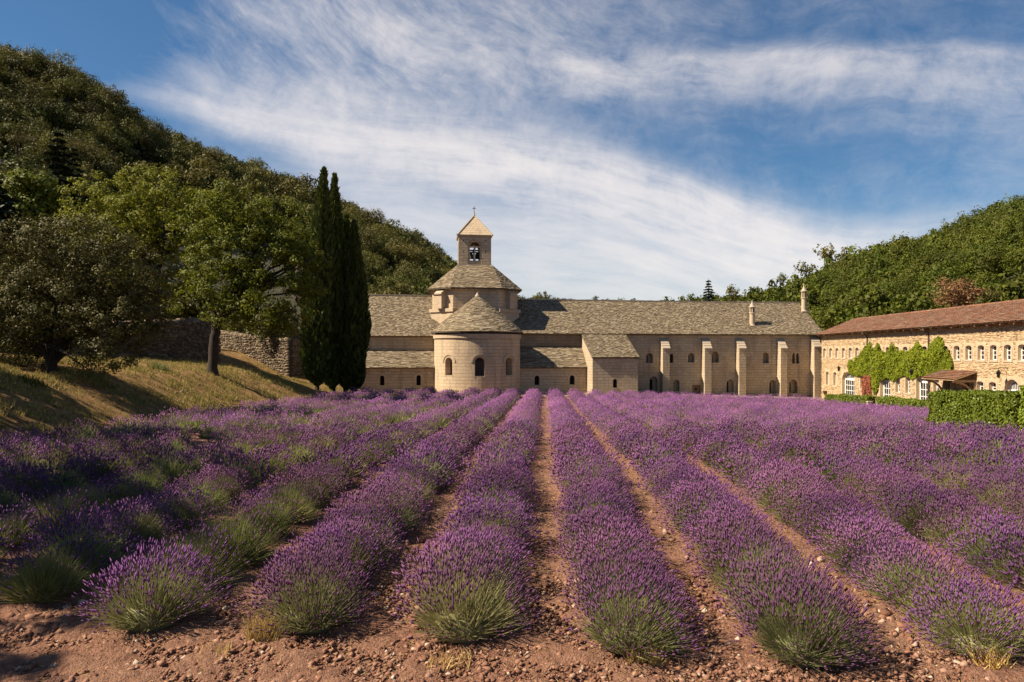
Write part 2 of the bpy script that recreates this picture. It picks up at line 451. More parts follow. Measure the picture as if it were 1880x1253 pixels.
class MB:
    """Collects faces given in world coordinates and links them as one mesh object (relative to its parent's place)."""

    def __init__(self):
        self.v, self.f, self.uv = [], [], []

    def face(self, pts, uvs=None):
        i = len(self.v)
        self.v.extend(tuple(p) for p in pts)
        self.f.append(tuple(range(i, i + len(pts))))
        self.uv.append(uvs)

    def solid(self, pts, faces):
        i = len(self.v)
        self.v.extend(tuple(p) for p in pts)
        for f in faces:
            self.f.append(tuple(i + k for k in f))
            self.uv.append(None)

    def box8(self, p):      # 4 bottom corners, 4 top corners
        self.solid(p, [(3, 2, 1, 0), (4, 5, 6, 7), (0, 1, 5, 4), (1, 2, 6, 5), (2, 3, 7, 6), (3, 0, 4, 7)])

    def box(self, Fm, u0, u1, v0, v1, w0, w1):
        self.box8([Fm(u, v, w) for w in (w0, w1) for (u, v) in ((u0, v0), (u1, v0), (u1, v1), (u0, v1))])

    def tube(self, pts, rad, n=8, cap=True):
        pts = [Vector(p) for p in pts]
        i0 = len(self.v)
        for k, p in enumerate(pts):
            d = (pts[min(k + 1, len(pts) - 1)] - pts[max(k - 1, 0)])
            d = d.normalized() if d.length > 1e-6 else Vector((0, 0, 1))
            a = d.cross(Vector((0.31, 0.95, 0.05)))
            if a.length < 1e-3:
                a = d.cross(Vector((1, 0, 0)))
            a.normalize()
            b = d.cross(a)
            r = rad[k] if hasattr(rad, '__len__') else rad
            for j in range(n):
                th = 2 * math.pi * j / n
                self.v.append(tuple(p + a * (r * math.cos(th)) + b * (r * math.sin(th))))
        for k in range(len(pts) - 1):
            for j in range(n):
                q = i0 + k * n
                self.f.append((q + j, q + (j + 1) % n, q + n + (j + 1) % n, q + n + j))
                self.uv.append(None)
        if cap:
            self.f.append(tuple(i0 + j for j in range(n)))
            self.uv.append(None)
            q = i0 + (len(pts) - 1) * n
            self.f.append(tuple(q + j for j in range(n)))
            self.uv.append(None)

    def lathe(self, c, prof, n=12):      # prof: (radius, z above c)
        self.tube([(c[0], c[1], c[2] + z) for r, z in prof], [max(r, 0.004) for r, z in prof], n)

    def build(self, name, mat, parent=None, smooth=False):
        o0 = origin(parent) if parent is not None else Vector((0, 0, 0))
        me = bpy.data.meshes.new(name)
        me.from_pydata([(x - o0.x, y - o0.y, z - o0.z) for x, y, z in self.v], [], self.f)
        uvl = me.uv_layers.new(name='UVMap')
        k = 0
        buf = np.zeros((len(me.loops), 2), np.float32)
        for poly, uvs in zip(me.polygons, self.uv):
            n = poly.normal
            for li, vi in zip(poly.loop_indices, poly.vertices):
                if uvs is not None:
                    buf[li] = uvs[li - poly.loop_start]
                else:
                    c = self.v[vi]
                    buf[li] = (c[0] + 0.3 * c[1], c[2]) if abs(n.y) >= abs(n.x) and abs(n.z) < 0.8 else (c[1], c[2]) if abs(n.z) < 0.8 else (c[0], c[1])
        uvl.data.foreach_set('uv', buf.ravel())
        if smooth:
            me.polygons.foreach_set('use_smooth', np.ones(len(me.polygons), bool))
        me.materials.append(mat)
        return put(name, me, parent)


def arch_h(op, u):
    """Height of an opening's head above its springing at u."""
    if not op.get('arch'):
        return op['t']
    h = (op['u1'] - op['u0']) / 2
    x = (u - (op['u0'] + op['u1']) / 2) / h
    rise = op.get('rise', h)
    if op.get('pointed'):
        return op['t'] - rise + rise * (1 - abs(x) ** 1.6)
    return op['t'] - rise + rise * math.sqrt(max(0.0, 1 - x * x))


def outline(op, n=8):
    pts = [(op['u0'], op['b'])]
    for i in range(n + 1):
        u = op['u0'] + (op['u1'] - op['u0']) * (0.5 - 0.5 * math.cos(math.pi * i / n))
        pts.append((u, arch_h(op, u)))
    pts.append((op['u1'], op['b']))
    return pts


def wall(mb, W, u0, u1, w0, w1, ops=(), step=99.0, depth=0.4, inner=None):
    """Wall face W(u, w, d) with real openings and their reveals. w0, w1 may be functions of u."""
    f0 = w0 if callable(w0) else (lambda u: w0)
    f1 = w1 if callable(w1) else (lambda u: w1)

    def cell(ua, ub, a, b, d=0.0):
        k = max(1, int(math.ceil((ub - ua) / step)))
        for i in range(k):
            p, q = ua + (ub - ua) * i / k, ua + (ub - ua) * (i + 1) / k
            mb.face([W(p, a(p), d), W(q, a(q), d), W(q, b(q), d), W(p, b(p), d)], [(p, a(p)), (q, a(q)), (q, b(q)), (p, b(p))])
    for d in ([0.0] if inner is None else [0.0, inner]):
        cur = u0
        for op in sorted(ops, key=lambda o: o['u0']):
            if op['u0'] > cur + 1e-5:
                cell(cur, op['u0'], f0, f1, d)
            if op['b'] > f0(op['u0']) + 1e-4:
                cell(op['u0'], op['u1'], f0, lambda u: op['b'], d)
            pts = outline(op)[1:-1] if op.get('arch') else [(op['u0'], op['t']), (op['u1'], op['t'])]
            for (a, ha), (b, hb) in zip(pts, pts[1:]):
                mb.face([W(a, ha, d), W(b, hb, d), W(b, f1(b), d), W(a, f1(a), d)], [(a, ha), (b, hb), (b, f1(b)), (a, f1(a))])
            cur = op['u1']
        if cur < u1 - 1e-5:
            cell(cur, u1, f0, f1, d)
    for op in ops:
        dd = op.get('depth', depth)
        pts = outline(op) if op.get('arch') else [(op['u0'], op['b']), (op['u0'], op['t']), (op['u1'], op['t']), (op['u1'], op['b'])]
        for (a, ha), (b, hb) in zip(pts, pts[1:] + pts[:1]):
            mb.face([W(a, ha, 0), W(b, hb, 0), W(b, hb, dd), W(a, ha, dd)], [(0, ha), (0.01, hb), (dd, hb), (dd, ha)])


def panel(mb, W, op, d, grow=0.03):
    """A flat filling the shape of an opening, d behind the wall face."""
    uc, wc = (op['u0'] + op['u1']) / 2, (op['b'] + op['t']) / 2
    pts = outline(op) if op.get('arch') else [(op['u0'], op['b']), (op['u0'], op['t']), (op['u1'], op['t']), (op['u1'], op['b'])]
    mb.face([W(u + grow * (1 if u > uc else -1), w + grow * (1 if w > wc else -1), d) for u, w in pts])


def ring(mb, W, op, width, proud, legs=0.4):
    """Arch stones round an opening's head, proud of the wall by `proud`; legs: share of the jamb they come down."""
    pts = outline(op, 10)
    foot = op['b'] + (1 - legs) * (op['t'] - op['b'])
    pts[0] = (pts[0][0], min(foot, pts[1][1]))
    pts[-1] = (pts[-1][0], min(foot, pts[-2][1]))
    uc = (op['u0'] + op['u1']) / 2
    sp = pts[1][1]
    out = []
    for u, w in pts:
        dx, dz = u - uc, max(0.0, w - sp)
        L = math.hypot(dx, dz) or 1
        out.append((u + dx / L * width, w + dz / L * width))
    for k in range(len(pts) - 1):
        a, b, c, e = pts[k], pts[k + 1], out[k + 1], out[k]
        mb.face([W(*a, -proud), W(*b, -proud), W(*c, -proud), W(*e, -proud)])
        mb.face([W(*e, -proud), W(*c, -proud), W(*c, 0.01), W(*e, 0.01)])
        mb.face([W(*a, -proud), W(*b, -proud), W(*b, 0.01), W(*a, 0.01)])
    for k in (0, -1):
        a, e = pts[k], out[k]
        mb.face([W(*a, -proud), W(*e, -proud), W(*e, 0.01), W(*a, 0.01)])


def slabs(mb, P, rows, wmin, wmax, th=(0.03, 0.07), rnd=random, over=1.35, jag=0.05):
    """Courses of stone slabs over the surface P(s, t): s across, t from eave to ridge."""
    for i in range(rows):
        t0, t1 = i / rows, min(1.0, (i + over) / rows)
        L = (Vector(P(1, t0)) - Vector(P(0, t0))).length
        Lm = max(L, (Vector(P(0.5, t0)) - Vector(P(0, t0))).length + (Vector(P(1, t0)) - Vector(P(0.5, t0))).length)
        s = 0.0
        first = True
        while s < 1:
            w = rnd.uniform(wmin, wmax) * (rnd.uniform(0.4, 1) if first else 1)
            first = False
            e = min(1.0, s + w / max(Lm, 0.05))
            if 1 - e < wmin * 0.4 / max(Lm, 0.05):
                e = 1.0
            jt = (rnd.random() - 0.6) * jag / rows * 10 * 0.3
            ta = max(0.0 if i else -0.2 / rows, t0 + jt)
            a, b, c, d = Vector(P(s, ta)), Vector(P(e, ta)), Vector(P(e, t1)), Vector(P(s, t1))
            n = (b - a).cross(d - a)
            if n.length < 1e-7:
                n = (b - a).cross(c - a)
            if n.length > 1e-9:
                n.normalize()
                if n.z < 0:
                    n = -n
                h = rnd.uniform(*th)
                g = (b - a) * 0.02
                tl = rnd.uniform(-0.012, 0.012)
                mb.solid([a + g, b - g, a + g + n * (h + tl), b - g + n * (h - tl), c + n * 0.012, d + n * 0.012],
                         [(0, 1, 3, 2), (2, 3, 4, 5), (0, 2, 5), (1, 4, 3)])
            s = e


def bil(a, b, c, d):
    """Bilinear patch: a, b at the eave (left, right), c, d at the ridge (right, left)."""
    a, b, c, d = map(Vector, (a, b, c, d))
    return lambda s, t: (a * (1 - s) + b * s) * (1 - t) + (d * (1 - s) + c * s) * t


def roof(parent, name, patches, rows, label=None, bed=0.10, wm=(0.12, 0.32), th=(0.03, 0.085), mat='slate', back=None):
    """A roof part: its bed (a thick sheet) with the courses of slabs as a sub-part."""
    mb, sb = MB(), MB()
    for (a, b, c, d), r in zip(patches, rows if hasattr(rows, '__len__') else [rows] * len(patches)):
        a, b, c, d = map(Vector, (a, b, c, d))
        n = (b - a).cross(d - a) if (d - a).length > 1e-6 else (b - a).cross(c - a)
        n.normalize()
        if n.z < 0:
            n = -n
        lo = [p - n * bed for p in (a, b, c, d)]
        mb.box8(lo + [a, b, c, d])
        slabs(sb, bil(a + n * .004, b + n * .004, c + n * .004, d + n * .004), r, wm[0], wm[1], th)
    if back:
        for q in back:
            mb.face(q)
    ro = mb.build(name, M['slate_base'], parent)
    st = sb.build('stone_slates', M[mat], ro)
    st['kind'] = 'stuff'
    return ro


# ------------------------------------------------------------------ lattice noise
_tab = rng.random((64, 64, 64)).astype(np.float32)


def vnoise(x, y, z=0.0):
    x, y, z = np.broadcast_arrays(np.asarray(x, float), np.asarray(y, float), np.asarray(z, float))
    xi, yi, zi = np.floor(x).astype(int), np.floor(y).astype(int), np.floor(z).astype(int)
    fx, fy, fz = x - xi, y - yi, z - zi
    fx, fy, fz = fx * fx * (3 - 2 * fx), fy * fy * (3 - 2 * fy), fz * fz * (3 - 2 * fz)
    out = 0
    for dx in (0, 1):
        for dy in (0, 1):
            for dz in (0, 1):
                out = out + _tab[(xi + dx) & 63, (yi + dy) & 63, (zi + dz) & 63] * (fx if dx else 1 - fx) * (fy if dy else 1 - fy) * (fz if dz else 1 - fz)
    return out * 2 - 1


def fbm(x, y, z=0.0, o=4, g=0.5):
    s, a = 0, 1.0
    for k in range(o):
        s = s + a * vnoise(x * 2 ** k + 17 * k, y * 2 ** k + 5 * k, z * 2 ** k)
        a *= g
    return s


# ------------------------------------------------------------------ the lie of the land
_hy = np.array([-60, 0, 7.7, 11, 15, 19, 24, 35, 50, 60, 76, 82, 120, 400, 3000.])
_hd = np.array([2.6, 3.32, 3.32, 3.2, 3.05, 3.0, 3.08, 3.36, 3.72, 3.95, 4.22, 4.05, 3.8, 0.0, 0.0])


def sstep(a, b, x):
    t = np.clip((x - a) / (b - a), 0, 1)
    return t * t * (3 - 2 * t)


def G(x, y):
    """Height of the ground at (x, y)."""
    x, y = np.asarray(x, float), np.asarray(y, float)
    d = sum(np.interp(y + k, _hy, _hd) for k in (-3, -1.5, 0, 1.5, 3)) / 5
    z = CZ - d
    k = sstep(15, 70, y)
    z = z - np.where(x > 0, 0.032 * np.clip(x, 0, 36), 0.020 * np.clip(x, -26, 0)) * k
    # the bank on the left: steep near, petering out towards the church
    q = np.clip(-17.6 - x, 0, None)
    prof = np.interp(q, [0, 1.2, 3, 5, 8, 11, 15, 40, 200], [0, 0.25, 1.15, 2.15, 2.75, 3.0, 3.3, 4.5, 9.0])
    wf = sstep(56, 76, y - 0.1 * q)
    prof2 = np.interp(q, [0, 3, 6, 8.4, 12, 16, 24, 40, 200], [0, 0.3, 0.75, 1.3, 2.4, 3.9, 4.4, 5.0, 9.0])
    z = z + prof * (1 - wf) + prof2 * wf
    return z


def Gf(x, y):
    return float(G(x, y))


def at(px, py, Y):
    return Vector(((px - VPX) / FPX * Y, Y, CZ + (VPY - py) / FPX * Y))


ROW = 1.9
ROWS = [(k + 0.5) * ROW for k in range(-9, 14)]


def build_ground():
    xs = [0.0]
    s = 0.06
    while xs[-1] < 900:
        xs.append(xs[-1] + s)
        if xs[-1] > 7.5:
            s *= 1.045 if xs[-1] < 40 else 1.16
    xs = np.array(sorted([-v for v in xs[1:]] + xs))
    ys = [5.5]
    s = 0.05
    while ys[-1] < 2500:
        ys.append(ys[-1] + s)
        if ys[-1] > 11.5:
            s *= 1.022 if ys[-1] < 90 else 1.18
    b, s = [5.5], 0.08
    while b[-1] > -200:
        b.append(b[-1] - s)
        s *= 1.2
    ys = np.array(sorted(b[1:] + ys))
    X, Y = np.meshgrid(xs, ys)
    Z = G(X, Y)
    fine = 1 - sstep(14, 34, np.hypot(X * 0.8, Y - 4))
    field = sstep(-18.5, -17.5, X)
    Z = Z + fine * field * (0.045 * fbm(X * 2.2, Y * 2.2, 0, 3) + 0.036 * np.abs(fbm(X * 5, Y * 5, 3, 3, 0.6)) + 0.02 * fbm(X * 11, Y * 11, 7, 2))
    inrow = np.cos((X / ROW - 0.5) * 2 * np.pi) * 0.5 + 0.5
    Z = Z + 0.06 * inrow * sstep(8.2, 9.4, Y) * (1 - sstep(72, 76, Y)) * field * (X < 24)
    Z = Z + (1 - field) * 0.12 * fbm(X * 0.5, Y * 0.5, 1, 4) * sstep(0, 3, -17.6 - X)
    nx, ny = len(xs), len(ys)
    V = np.stack([X, Y, Z], -1).reshape(-1, 3)
    i = np.arange(nx * ny).reshape(ny, nx)
    F = np.stack([i[:-1, :-1], i[:-1, 1:], i[1:, 1:], i[1:, :-1]], -1).reshape(-1, 4)
    o = put('ground', np_mesh('ground', V, F, M['ground'], True))
    tag(o, 'reddish stony soil of the field with a dry grassy bank on its left', None, None, 'structure')


build_ground()

# ------------------------------------------------------------------ hills: a loft from a foot line to a skyline
LR = [(-2600, -420, 75), (-900, -230, 110), (-200, 50, 150), (0, 146, 172), (60, 157, 180), (150, 202, 195), (200, 234, 205), (270, 272, 220), (380, 318, 245), (480, 358, 275), (560, 384, 300), (650, 428, 330), (700, 450, 350), (760, 482, 385), (815, 520, 420), (860, 552, 450), (900, 576, 480), (950, 588, 520), (1100, 594, 640), (1230, 598, 700)]
LB = [(-2600, 640, 30), (-900, 638, 52), (-200, 636, 70), (0, 635, 78), (60, 634, 80), (150, 634, 84), (200, 634, 88), (270, 634, 92), (380, 634, 98), (480, 634, 105), (560, 634, 112), (650, 634, 120), (700, 634, 124), (760, 634, 130), (815, 634, 136), (860, 634, 150), (900, 634, 180), (950, 634, 200), (1100, 634, 260), (1230, 634, 300)]
RR = [(1120, 612, 420), (1240, 608, 360), (1330, 604, 330), (1380, 600, 310), (1440, 590, 285), (1480, 577, 272), (1520, 556, 262), (1560, 540, 250), (1620, 526, 232), (1700, 506, 212), (1790, 464, 192), (1880, 428, 178), (2100, 355, 150), (2600, 260, 120), (4200, 140, 90)]
RB = [(1120, 634, 200), (1240, 634, 170), (1330, 634, 150), (1380, 634, 140), (1440, 634, 132), (1480, 634, 126), (1520, 634, 120), (1560, 634, 114), (1620, 634, 106), (1700, 634, 98), (1790, 634, 90), (1880, 634, 84), (2100, 634, 76), (2600, 634, 66), (4200, 634, 50)]


class Hill:
    def __init__(self, top, base, seed):
        self.px = np.array([p[0] for p in top], float)
        self.T = np.array([at(*p) for p in top])
        self.B = np.array([at(*p) for p in base])
        self.seed = seed

    def P(self, px, t):
        px, t = np.asarray(px, float), np.asarray(t, float)
        T = np.stack([np.interp(px, self.px, self.T[:, k]) for k in range(3)], -1)
        B = np.stack([np.interp(px, self.px, self.B[:, k]) for k in range(3)], -1)
        tt = np.clip(t, 0, 1)[..., None]
        p = B + (T - B) * tt
        H = (T - B)[..., 2]
        p[..., 2] += 0.10 * H * np.sin(np.pi * tt[..., 0])
        amp = np.sin(np.pi * tt[..., 0]) * np.minimum(5.0, 0.12 * H)
        p[..., 2] += amp * fbm(p[..., 0] * 0.03 + self.seed, p[..., 1] * 0.03, 0, 3)
        over = np.clip(t - 1, 0, None)[..., None]
        dirn = (T - B).copy()
        dirn[..., 2] = 0
        p = p + dirn * over
        p[..., 2] -= over[..., 0] * H * 0.9
        return p

    def find(self, px, py):
        ts = np.linspace(0, 1, 400)
        p = self.P(np.full(400, float(px)), ts)
        v = VPY - (p[:, 2] - CZ) / p[:, 1] * FPX
        k = np.where(v <= py)[0]
        return Vector(p[k[0]] if len(k) else p[-1])

    def build(self, name, label):
        a = np.unique(np.concatenate([np.linspace(p, q, max(2, min(14, int((q - p) / 12)))) for p, q in zip(self.px, self.px[1:])]))
        tt = np.concatenate([np.linspace(0, 1, 46), [1.08, 1.25, 1.6, 2.2]])
        A, Tt = np.meshgrid(a, tt)
        V = self.P(A, Tt)
        V[0, :, 2] -= 6
        n, m = A.shape
        i = np.arange(n * m).reshape(n, m)
        F = np.stack([i[:-1, :-1], i[:-1, 1:], i[1:, 1:], i[1:, :-1]], -1).reshape(-1, 4)
        tag(put(name, np_mesh(name, V.reshape(-1, 3), F, M['hill'], True)), label, None, None, 'structure')


HL, HR = Hill(LR, LB, 3.1), Hill(RR, RB, 9.7)
HL.build('hill', 'steep scrubby hillside rising on the left behind the stone wall')
HR.build('hill', 'low wooded hill on the right behind the tiled wing')


# ------------------------------------------------------------------ foliage generators (arrays)
def leaf_quads(C, N, size, asp=0.6, r=rng):
    """Diamond leaves at C with normals about N."""
    n = len(C)
    N = N / np.maximum(np.linalg.norm(N, axis=1, keepdims=True), 1e-6)
    q = r.normal(size=(n, 3))
    a = np.cross(N, q)
    a /= np.maximum(np.linalg.norm(a, axis=1, keepdims=True), 1e-6)
    b = np.cross(N, a)
    s = (size * r.uniform(0.6, 1.3, n))[:, None]
    V = np.stack([C - a * s, C + b * s * asp + N * s * 0.12, C + a * s, C - b * s * asp + N * s * 0.12], 1).reshape(-1, 3)
    F = np.arange(4 * n).reshape(n, 4)
    return V, F


def crown_arr(lobes, nclump, per, clump, leaf, seed, droop=0.0, fill=0.5, asp=0.6):
    """lobes: (cx, cy, cz, rx, ry, rz). Leaf clumps spread through the lobes, mostly near their skin."""
    r = np.random.default_rng(seed)
    L = np.array(lobes, float)
    vol = (L[:, 3] * L[:, 4] * L[:, 5]) ** (2 / 3)
    pick = r.choice(len(L), nclump, p=vol / vol.sum())
    d = r.normal(size=(nclump, 3))
    d /= np.linalg.norm(d, axis=1, keepdims=True)
    rad = 1 - fill * r.random(nclump) ** 1.6
    cc = L[pick, :3] + d * rad[:, None] * L[pick, 3:]
    cs = clump * r.uniform(0.5, 1.6, nclump)
    k = np.repeat(np.arange(nclump), per)
    e = r.normal(size=(len(k), 3))
    e /= np.linalg.norm(e, axis=1, keepdims=True)
    e *= (r.random(len(k)) ** 0.45)[:, None]
    C = cc[k] + e * cs[k][:, None] * np.array([1, 1, 0.72])
    C[:, 2] -= droop * r.random(len(k))
    N = e * 1.0 + d[k] * 0.5 + r.normal(size=(len(k), 3)) * 0.38 + np.array([0, 0, 0.35])
    V, F = leaf_quads(C, N, leaf, asp, r)
    return V, F, cc


def tree(name, base, lobes, trunk, nclump, per, clump, leaf, mat, label, cat='tree', group=None, seed=1, limbs=8, trad=0.25, **kw):
    """A whole tree: trunk with limbs reaching into the crown, and the crown."""
    base = Vector(base)
    root = empty(name, base, label, cat, group)
    lb = [(c[0] - base.x, c[1] - base.y, c[2] - base.z, c[3], c[4], c[5]) for c in lobes]
    V, F, cc = crown_arr(lb, nclump, per, clump, leaf, seed, **kw)
    put('crown', np_mesh('crown', V, F, M[mat]), root)
    mb = MB()
    tk = [Vector(p) for p in trunk]
    rj = random.Random(seed + 9)
    tp = []
    for p, q in zip(tk, tk[1:]):
        for f in (0, .25, .5, .75):
            tp.append(p.lerp(q, f) + Vector((rj.uniform(-1, 1), rj.uniform(-1, 1), 0)) * trad * .16)
    tp.append(tk[-1])
    n = len(tp)
    mb.tube([tp[0] - Vector((0, 0, 0.3))] + tp, [trad * 1.5] + [trad * (1.25 - 0.75 * k / max(1, n - 1)) * rj.uniform(.86, 1.16) for k in range(n)], 10)
    rr = random.Random(seed)
    for k in range(limbs):
        s = tp[rr.randrange(max(1, n // 2), n)]
        e = base + Vector(cc[rr.randrange(len(cc))])
        mid = s.lerp(e, 0.5) + Vector((rr.uniform(-.3, .3), rr.uniform(-.3, .3), rr.uniform(0, .5)))
        mb.tube([s, s.lerp(mid, 0.5), mid, e], [trad * 0.5, trad * 0.4, trad * 0.26, trad * 0.08], 6)
    mb.build('trunk', M['bark'], root, True)
    return root


def lob(px, py, Y, rx, rz, ry=None, dy=0.0):
    p = at(px, py, Y + dy)
    a, b = rx * Y / FPX, rz * Y / FPX
    return (p.x, p.y, p.z, a, ry or a, b)


# ------------------------------------------------------------------ the abbey, in its own frame: u along the front, v into depth, w up
TH = R(8.0)
cT, sT = math.cos(TH), math.sin(TH)
OY = 84.0


def A(u, v, w):
    return (cT * u - sT * v, OY + sT * u + cT * v, w)


def AU(px, v):
    t = (px - VPX) / FPX
    return (t * (OY + cT * v) + sT * v) / (cT - t * sT)


def AZ(py, u, v):
    return CZ + (VPY - py) / FPX * (OY + sT * u + cT * v)


def AW(v0):
    return lambda u, w, d=0.0: A(u, v0 + d, w)


def AG(u, v):
    p = A(u, v, 0)
    return Gf(p[0], p[1])


def win(px0, px1, py0, py1, v, arch=True, **k):
    u0, u1 = AU(px0, v), AU(px1, v)
    uc = (u0 + u1) / 2
    d = dict(u0=u0, u1=u1, b=AZ(py1, uc, v), t=AZ(py0, uc, v), arch=arch)
    d.update(k)
    if arch and 'rise' not in d:
        d['rise'] = min((u1 - u0) / 2, d['t'] - d['b'])
    return d


def make_window(parent, W, op, depth, slit=None, surround=0.0, proud=0.03, legs=0.35, pane='glass'):
    """A stone window: the back of its splay with a slit (a pane behind it), and its arch stones."""
    mb = MB()
    back = op['u1'] - op['u0']
    if slit:
        s0, s1, sb, st = slit     # shares of the opening's width and height
        so = dict(u0=op['u0'] + back * s0, u1=op['u0'] + back * s1, b=op['b'] + (op['t'] - op['b']) * sb, t=op['b'] + (op['t'] - op['b']) * st, arch=True)
        so['rise'] = (so['u1'] - so['u0']) / 2
        wall(mb, lambda u, w, d=0.0: W(u, w, depth + d), op['u0'] - .02, op['u1'] + .02, op['b'] - .02, op['t'] + .02, [so], 99, 0.22)
        o = mb.build('window', M['dressed'], parent)
        pm = MB()
        panel(pm, W, so, depth + 0.2)
    else:
        mb.box(lambda u, d, w: W(u, w, d), op['u0'] - 0.05, op['u1'] + 0.05, -0.025, 0.1, op['b'] - 0.12, op['b'] - 0.001)
        o = mb.build('window', M['dressed'], parent)
        pm = MB()
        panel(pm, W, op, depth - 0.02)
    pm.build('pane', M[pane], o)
    if surround:
        rm = MB()
        ring(rm, W, op, surround, proud, legs)
        rm.build('arch_stones', M['dressed'], o)
    return o


def corbels(mb, W, u0, u1, step, w, size=(0.16, 0.24, 0.2)):
    n = int((u1 - u0) / step)
    for i in range(n):
        u = u0 + (i + 0.5) * (u1 - u0) / n
        mb.box(lambda a, d, c: W(a, c, d), u - size[0] / 2, u + size[0] / 2, -size[1], 0.02, w - size[2], w)


church = empty('abbey_church', A(-8, 2, AG(-8, 0)), 'pale stone abbey church with round apse, stepped stone roofs and square bell tower', 'church', None)

# --- the long roofs left and right of the crossing and the upper walls under them
uL, uTl, uTr, uAx = AU(600, 0), AU(800, 0), AU(950, 0), AU(1068, 0)
eaveL = AZ(612.0, AU(720, 0), 0)
RUN = 6.0
ridL = AZ(543.0, AU(730, RUN), RUN)
slopeL = (ridL - eaveL) / RUN
W0 = AW(0.0)
mb = MB()
wall(mb, W0, uL, uAx + 0.05, lambda u: AG(u, 0) - 0.5, lambda u: eaveL - 0.12)
mb.face([A(uL, 0, AG(uL, 0) - .5), A(uL, 2 * RUN, AG(uL, 12) - .5), A(uL, 2 * RUN, eaveL - .12), A(uL, RUN, ridL - .15), A(uL, 0, eaveL - .12)])
mb.face([A(uL, 2 * RUN, AG(uL, 12) - .5), A(uAx, 2 * RUN, AG(uAx, 12) - .5), A(uAx, 2 * RUN, eaveL), A(uL, 2 * RUN, eaveL)])
nave = mb.build('nave_wall', M['ashlar'], church)
mb = MB()
corbels(mb, W0, uL + 6, AU(800, 0), 0.62, eaveL - 0.13)
mb.build('corbel_course', M['dressed'], nave)['kind'] = 'stuff'
O = 0.42


def ez(v):
    return eaveL + slopeL * v


roof(church, 'nave_roof', [(A(uL - .3, -O, ez(-O)), A(AU(830, 0), -O, ez(-O)), A(AU(830, 0), RUN, ridL), A(uL - .3, RUN, ridL)),
                           (A(AU(830, 0), 2 * RUN + O, ez(-O)), A(uL - .3, 2 * RUN + O, ez(-O)), A(uL - .3, RUN, ridL), A(AU(830, 0), RUN, ridL))], [40, 10])
mb = MB()
k = uL - 0.3
while k < AU(800, RUN):
    L = random.uniform(0.5, 0.8)
    h = random.uniform(0, 0.03)
    mb.box(A, k, k + L - 0.02, RUN - .22, RUN + .22, ridL - 0.04, ridL + 0.10 + h)
    k += L
mb.build('ridge_stones', M['capslab'], church)

# --- lean-tos with the small side chapels
vLT, vLW = -3.35, -3.05


def lean(px0, px1, ytop, yeave, wins, right):
    u0, u1 = (AU(px0, vLW), AU(px1, vLW))
    top, ev = AZ(ytop, AU((px0 + px1) / 2, 0), 0), AZ(yeave, AU((px0 + px1) / 2, vLT), vLT)
    W = AW(vLW)
    ops = []
    for (a, b, y0, y1) in wins:
        o = win(a, b, y0, y1, vLW, depth=0.6)
        ops.append(o)
    m = MB()
    wt = ev + (top - ev) * (vLW - vLT) / -vLT - 0.12
    wall(m, W, u0, u1, lambda u: AG(u, vLW) - 0.5, wt, ops)
    for u in (u0, u1):
        m.face([A(u, vLW, AG(u, vLW) - .5), A(u, 0, AG(u, 0) - .5), A(u, 0, top - .12), A(u, vLW, wt)])
    m.box(A, u0, u1, vLW - 0.18, vLW + 0.001, AG(u0, vLW) - .4, min(AG(u0, vLW), AG(u1, vLW)) + 0.16)
    w = m.build('chapel_wall', M['ashlar'], church)
    cm = MB()
    cm.box(A, u0, u1, vLW - 0.12, vLW + 0.01, wt - 0.16, wt)
    cm.build('cornice', M['dressed'], w)
    for o in ops:
        make_window(church, W, o, 0.6, None, 0.22, 0.03, 0.5, 'dark')
    roof(church, 'chapel_roof', [(A(u0 - (.25 if not right else 0), vLT, ev), A(u1 + (.0 if right else 0), vLT, ev), A(u1, -.01, top), A(u0 - (.25 if not right else 0), -.01, top))], 20, wm=(0.22, 0.6))


lean(612, 806, 643, 675.5, [(697.5, 705.5, 690, 708), (764.5, 772.5, 689, 708)], False)
lean(952, 1080, 636.5, 675, [(981.5, 990.5, 690, 707.5), (1046, 1055, 689.5, 706.5)], True)

# --- the apse: a half round with three windows under a conical roof
vC, rA = -2.5, 4.5
uC = AU(876.5, vC)


def WA(u, w, d=0.0):      # u: arc length from the middle
    f = u / rA
    r = rA - d
    return A(uC + r * math.sin(f), vC - r * math.cos(f), w)


apZ = AZ(613, uC, vC - rA)
fl = []
for f, (y0, y1), w in ((-43, (656.5, 690), 0.95), (0, (656.5, 691), 1.0), (43, (656.5, 690), 0.95)):
    c = R(f) * rA
    fl.append(dict(u0=c - w / 2, u1=c + w / 2, b=AZ(y1, uC, vC - rA), t=AZ(y0, uC, vC - rA), arch=True, rise=w / 2))
mb = MB()
g0 = AG(uC, vC - rA) - 0.6
wall(mb, WA, R(-100) * rA, R(100) * rA, g0, apZ, fl, 0.4, 0.75)
for s in (-1, 1):
    f = R(100) * s
    p, q = WA(f * rA, 0), A(uC + rA * s * 0.98, 0, 0)
    mb.face([(p[0], p[1], g0), (q[0], q[1], g0), (q[0], q[1], apZ), (p[0], p[1], apZ)])
apse = mb.build('apse_wall', M['ashlar_fine'], church)
mb = MB()
for w0, w1, pr, nm in ((apZ - 0.42, apZ - 0.001, 0.12, 'cornice'), (AG(uC, vC - rA) - 0.3, AG(uC, vC - rA) + 0.22, 0.14, 'plinth')):
    mb = MB()
    n = 40
    for i in range(n):
        a, b = R(-100 + 200 * i / n) * rA, R(-100 + 200 * (i + 1) / n) * rA
        mb.box8([WA(a, w0, -pr), WA(b, w0, -pr), WA(b, w0, 0.02), WA(a, w0, 0.02), WA(a, w1, -pr), WA(b, w1, -pr), WA(b, w1, 0.02), WA(a, w1, 0.02)])
    mb.build(nm, M['dressed'], apse)
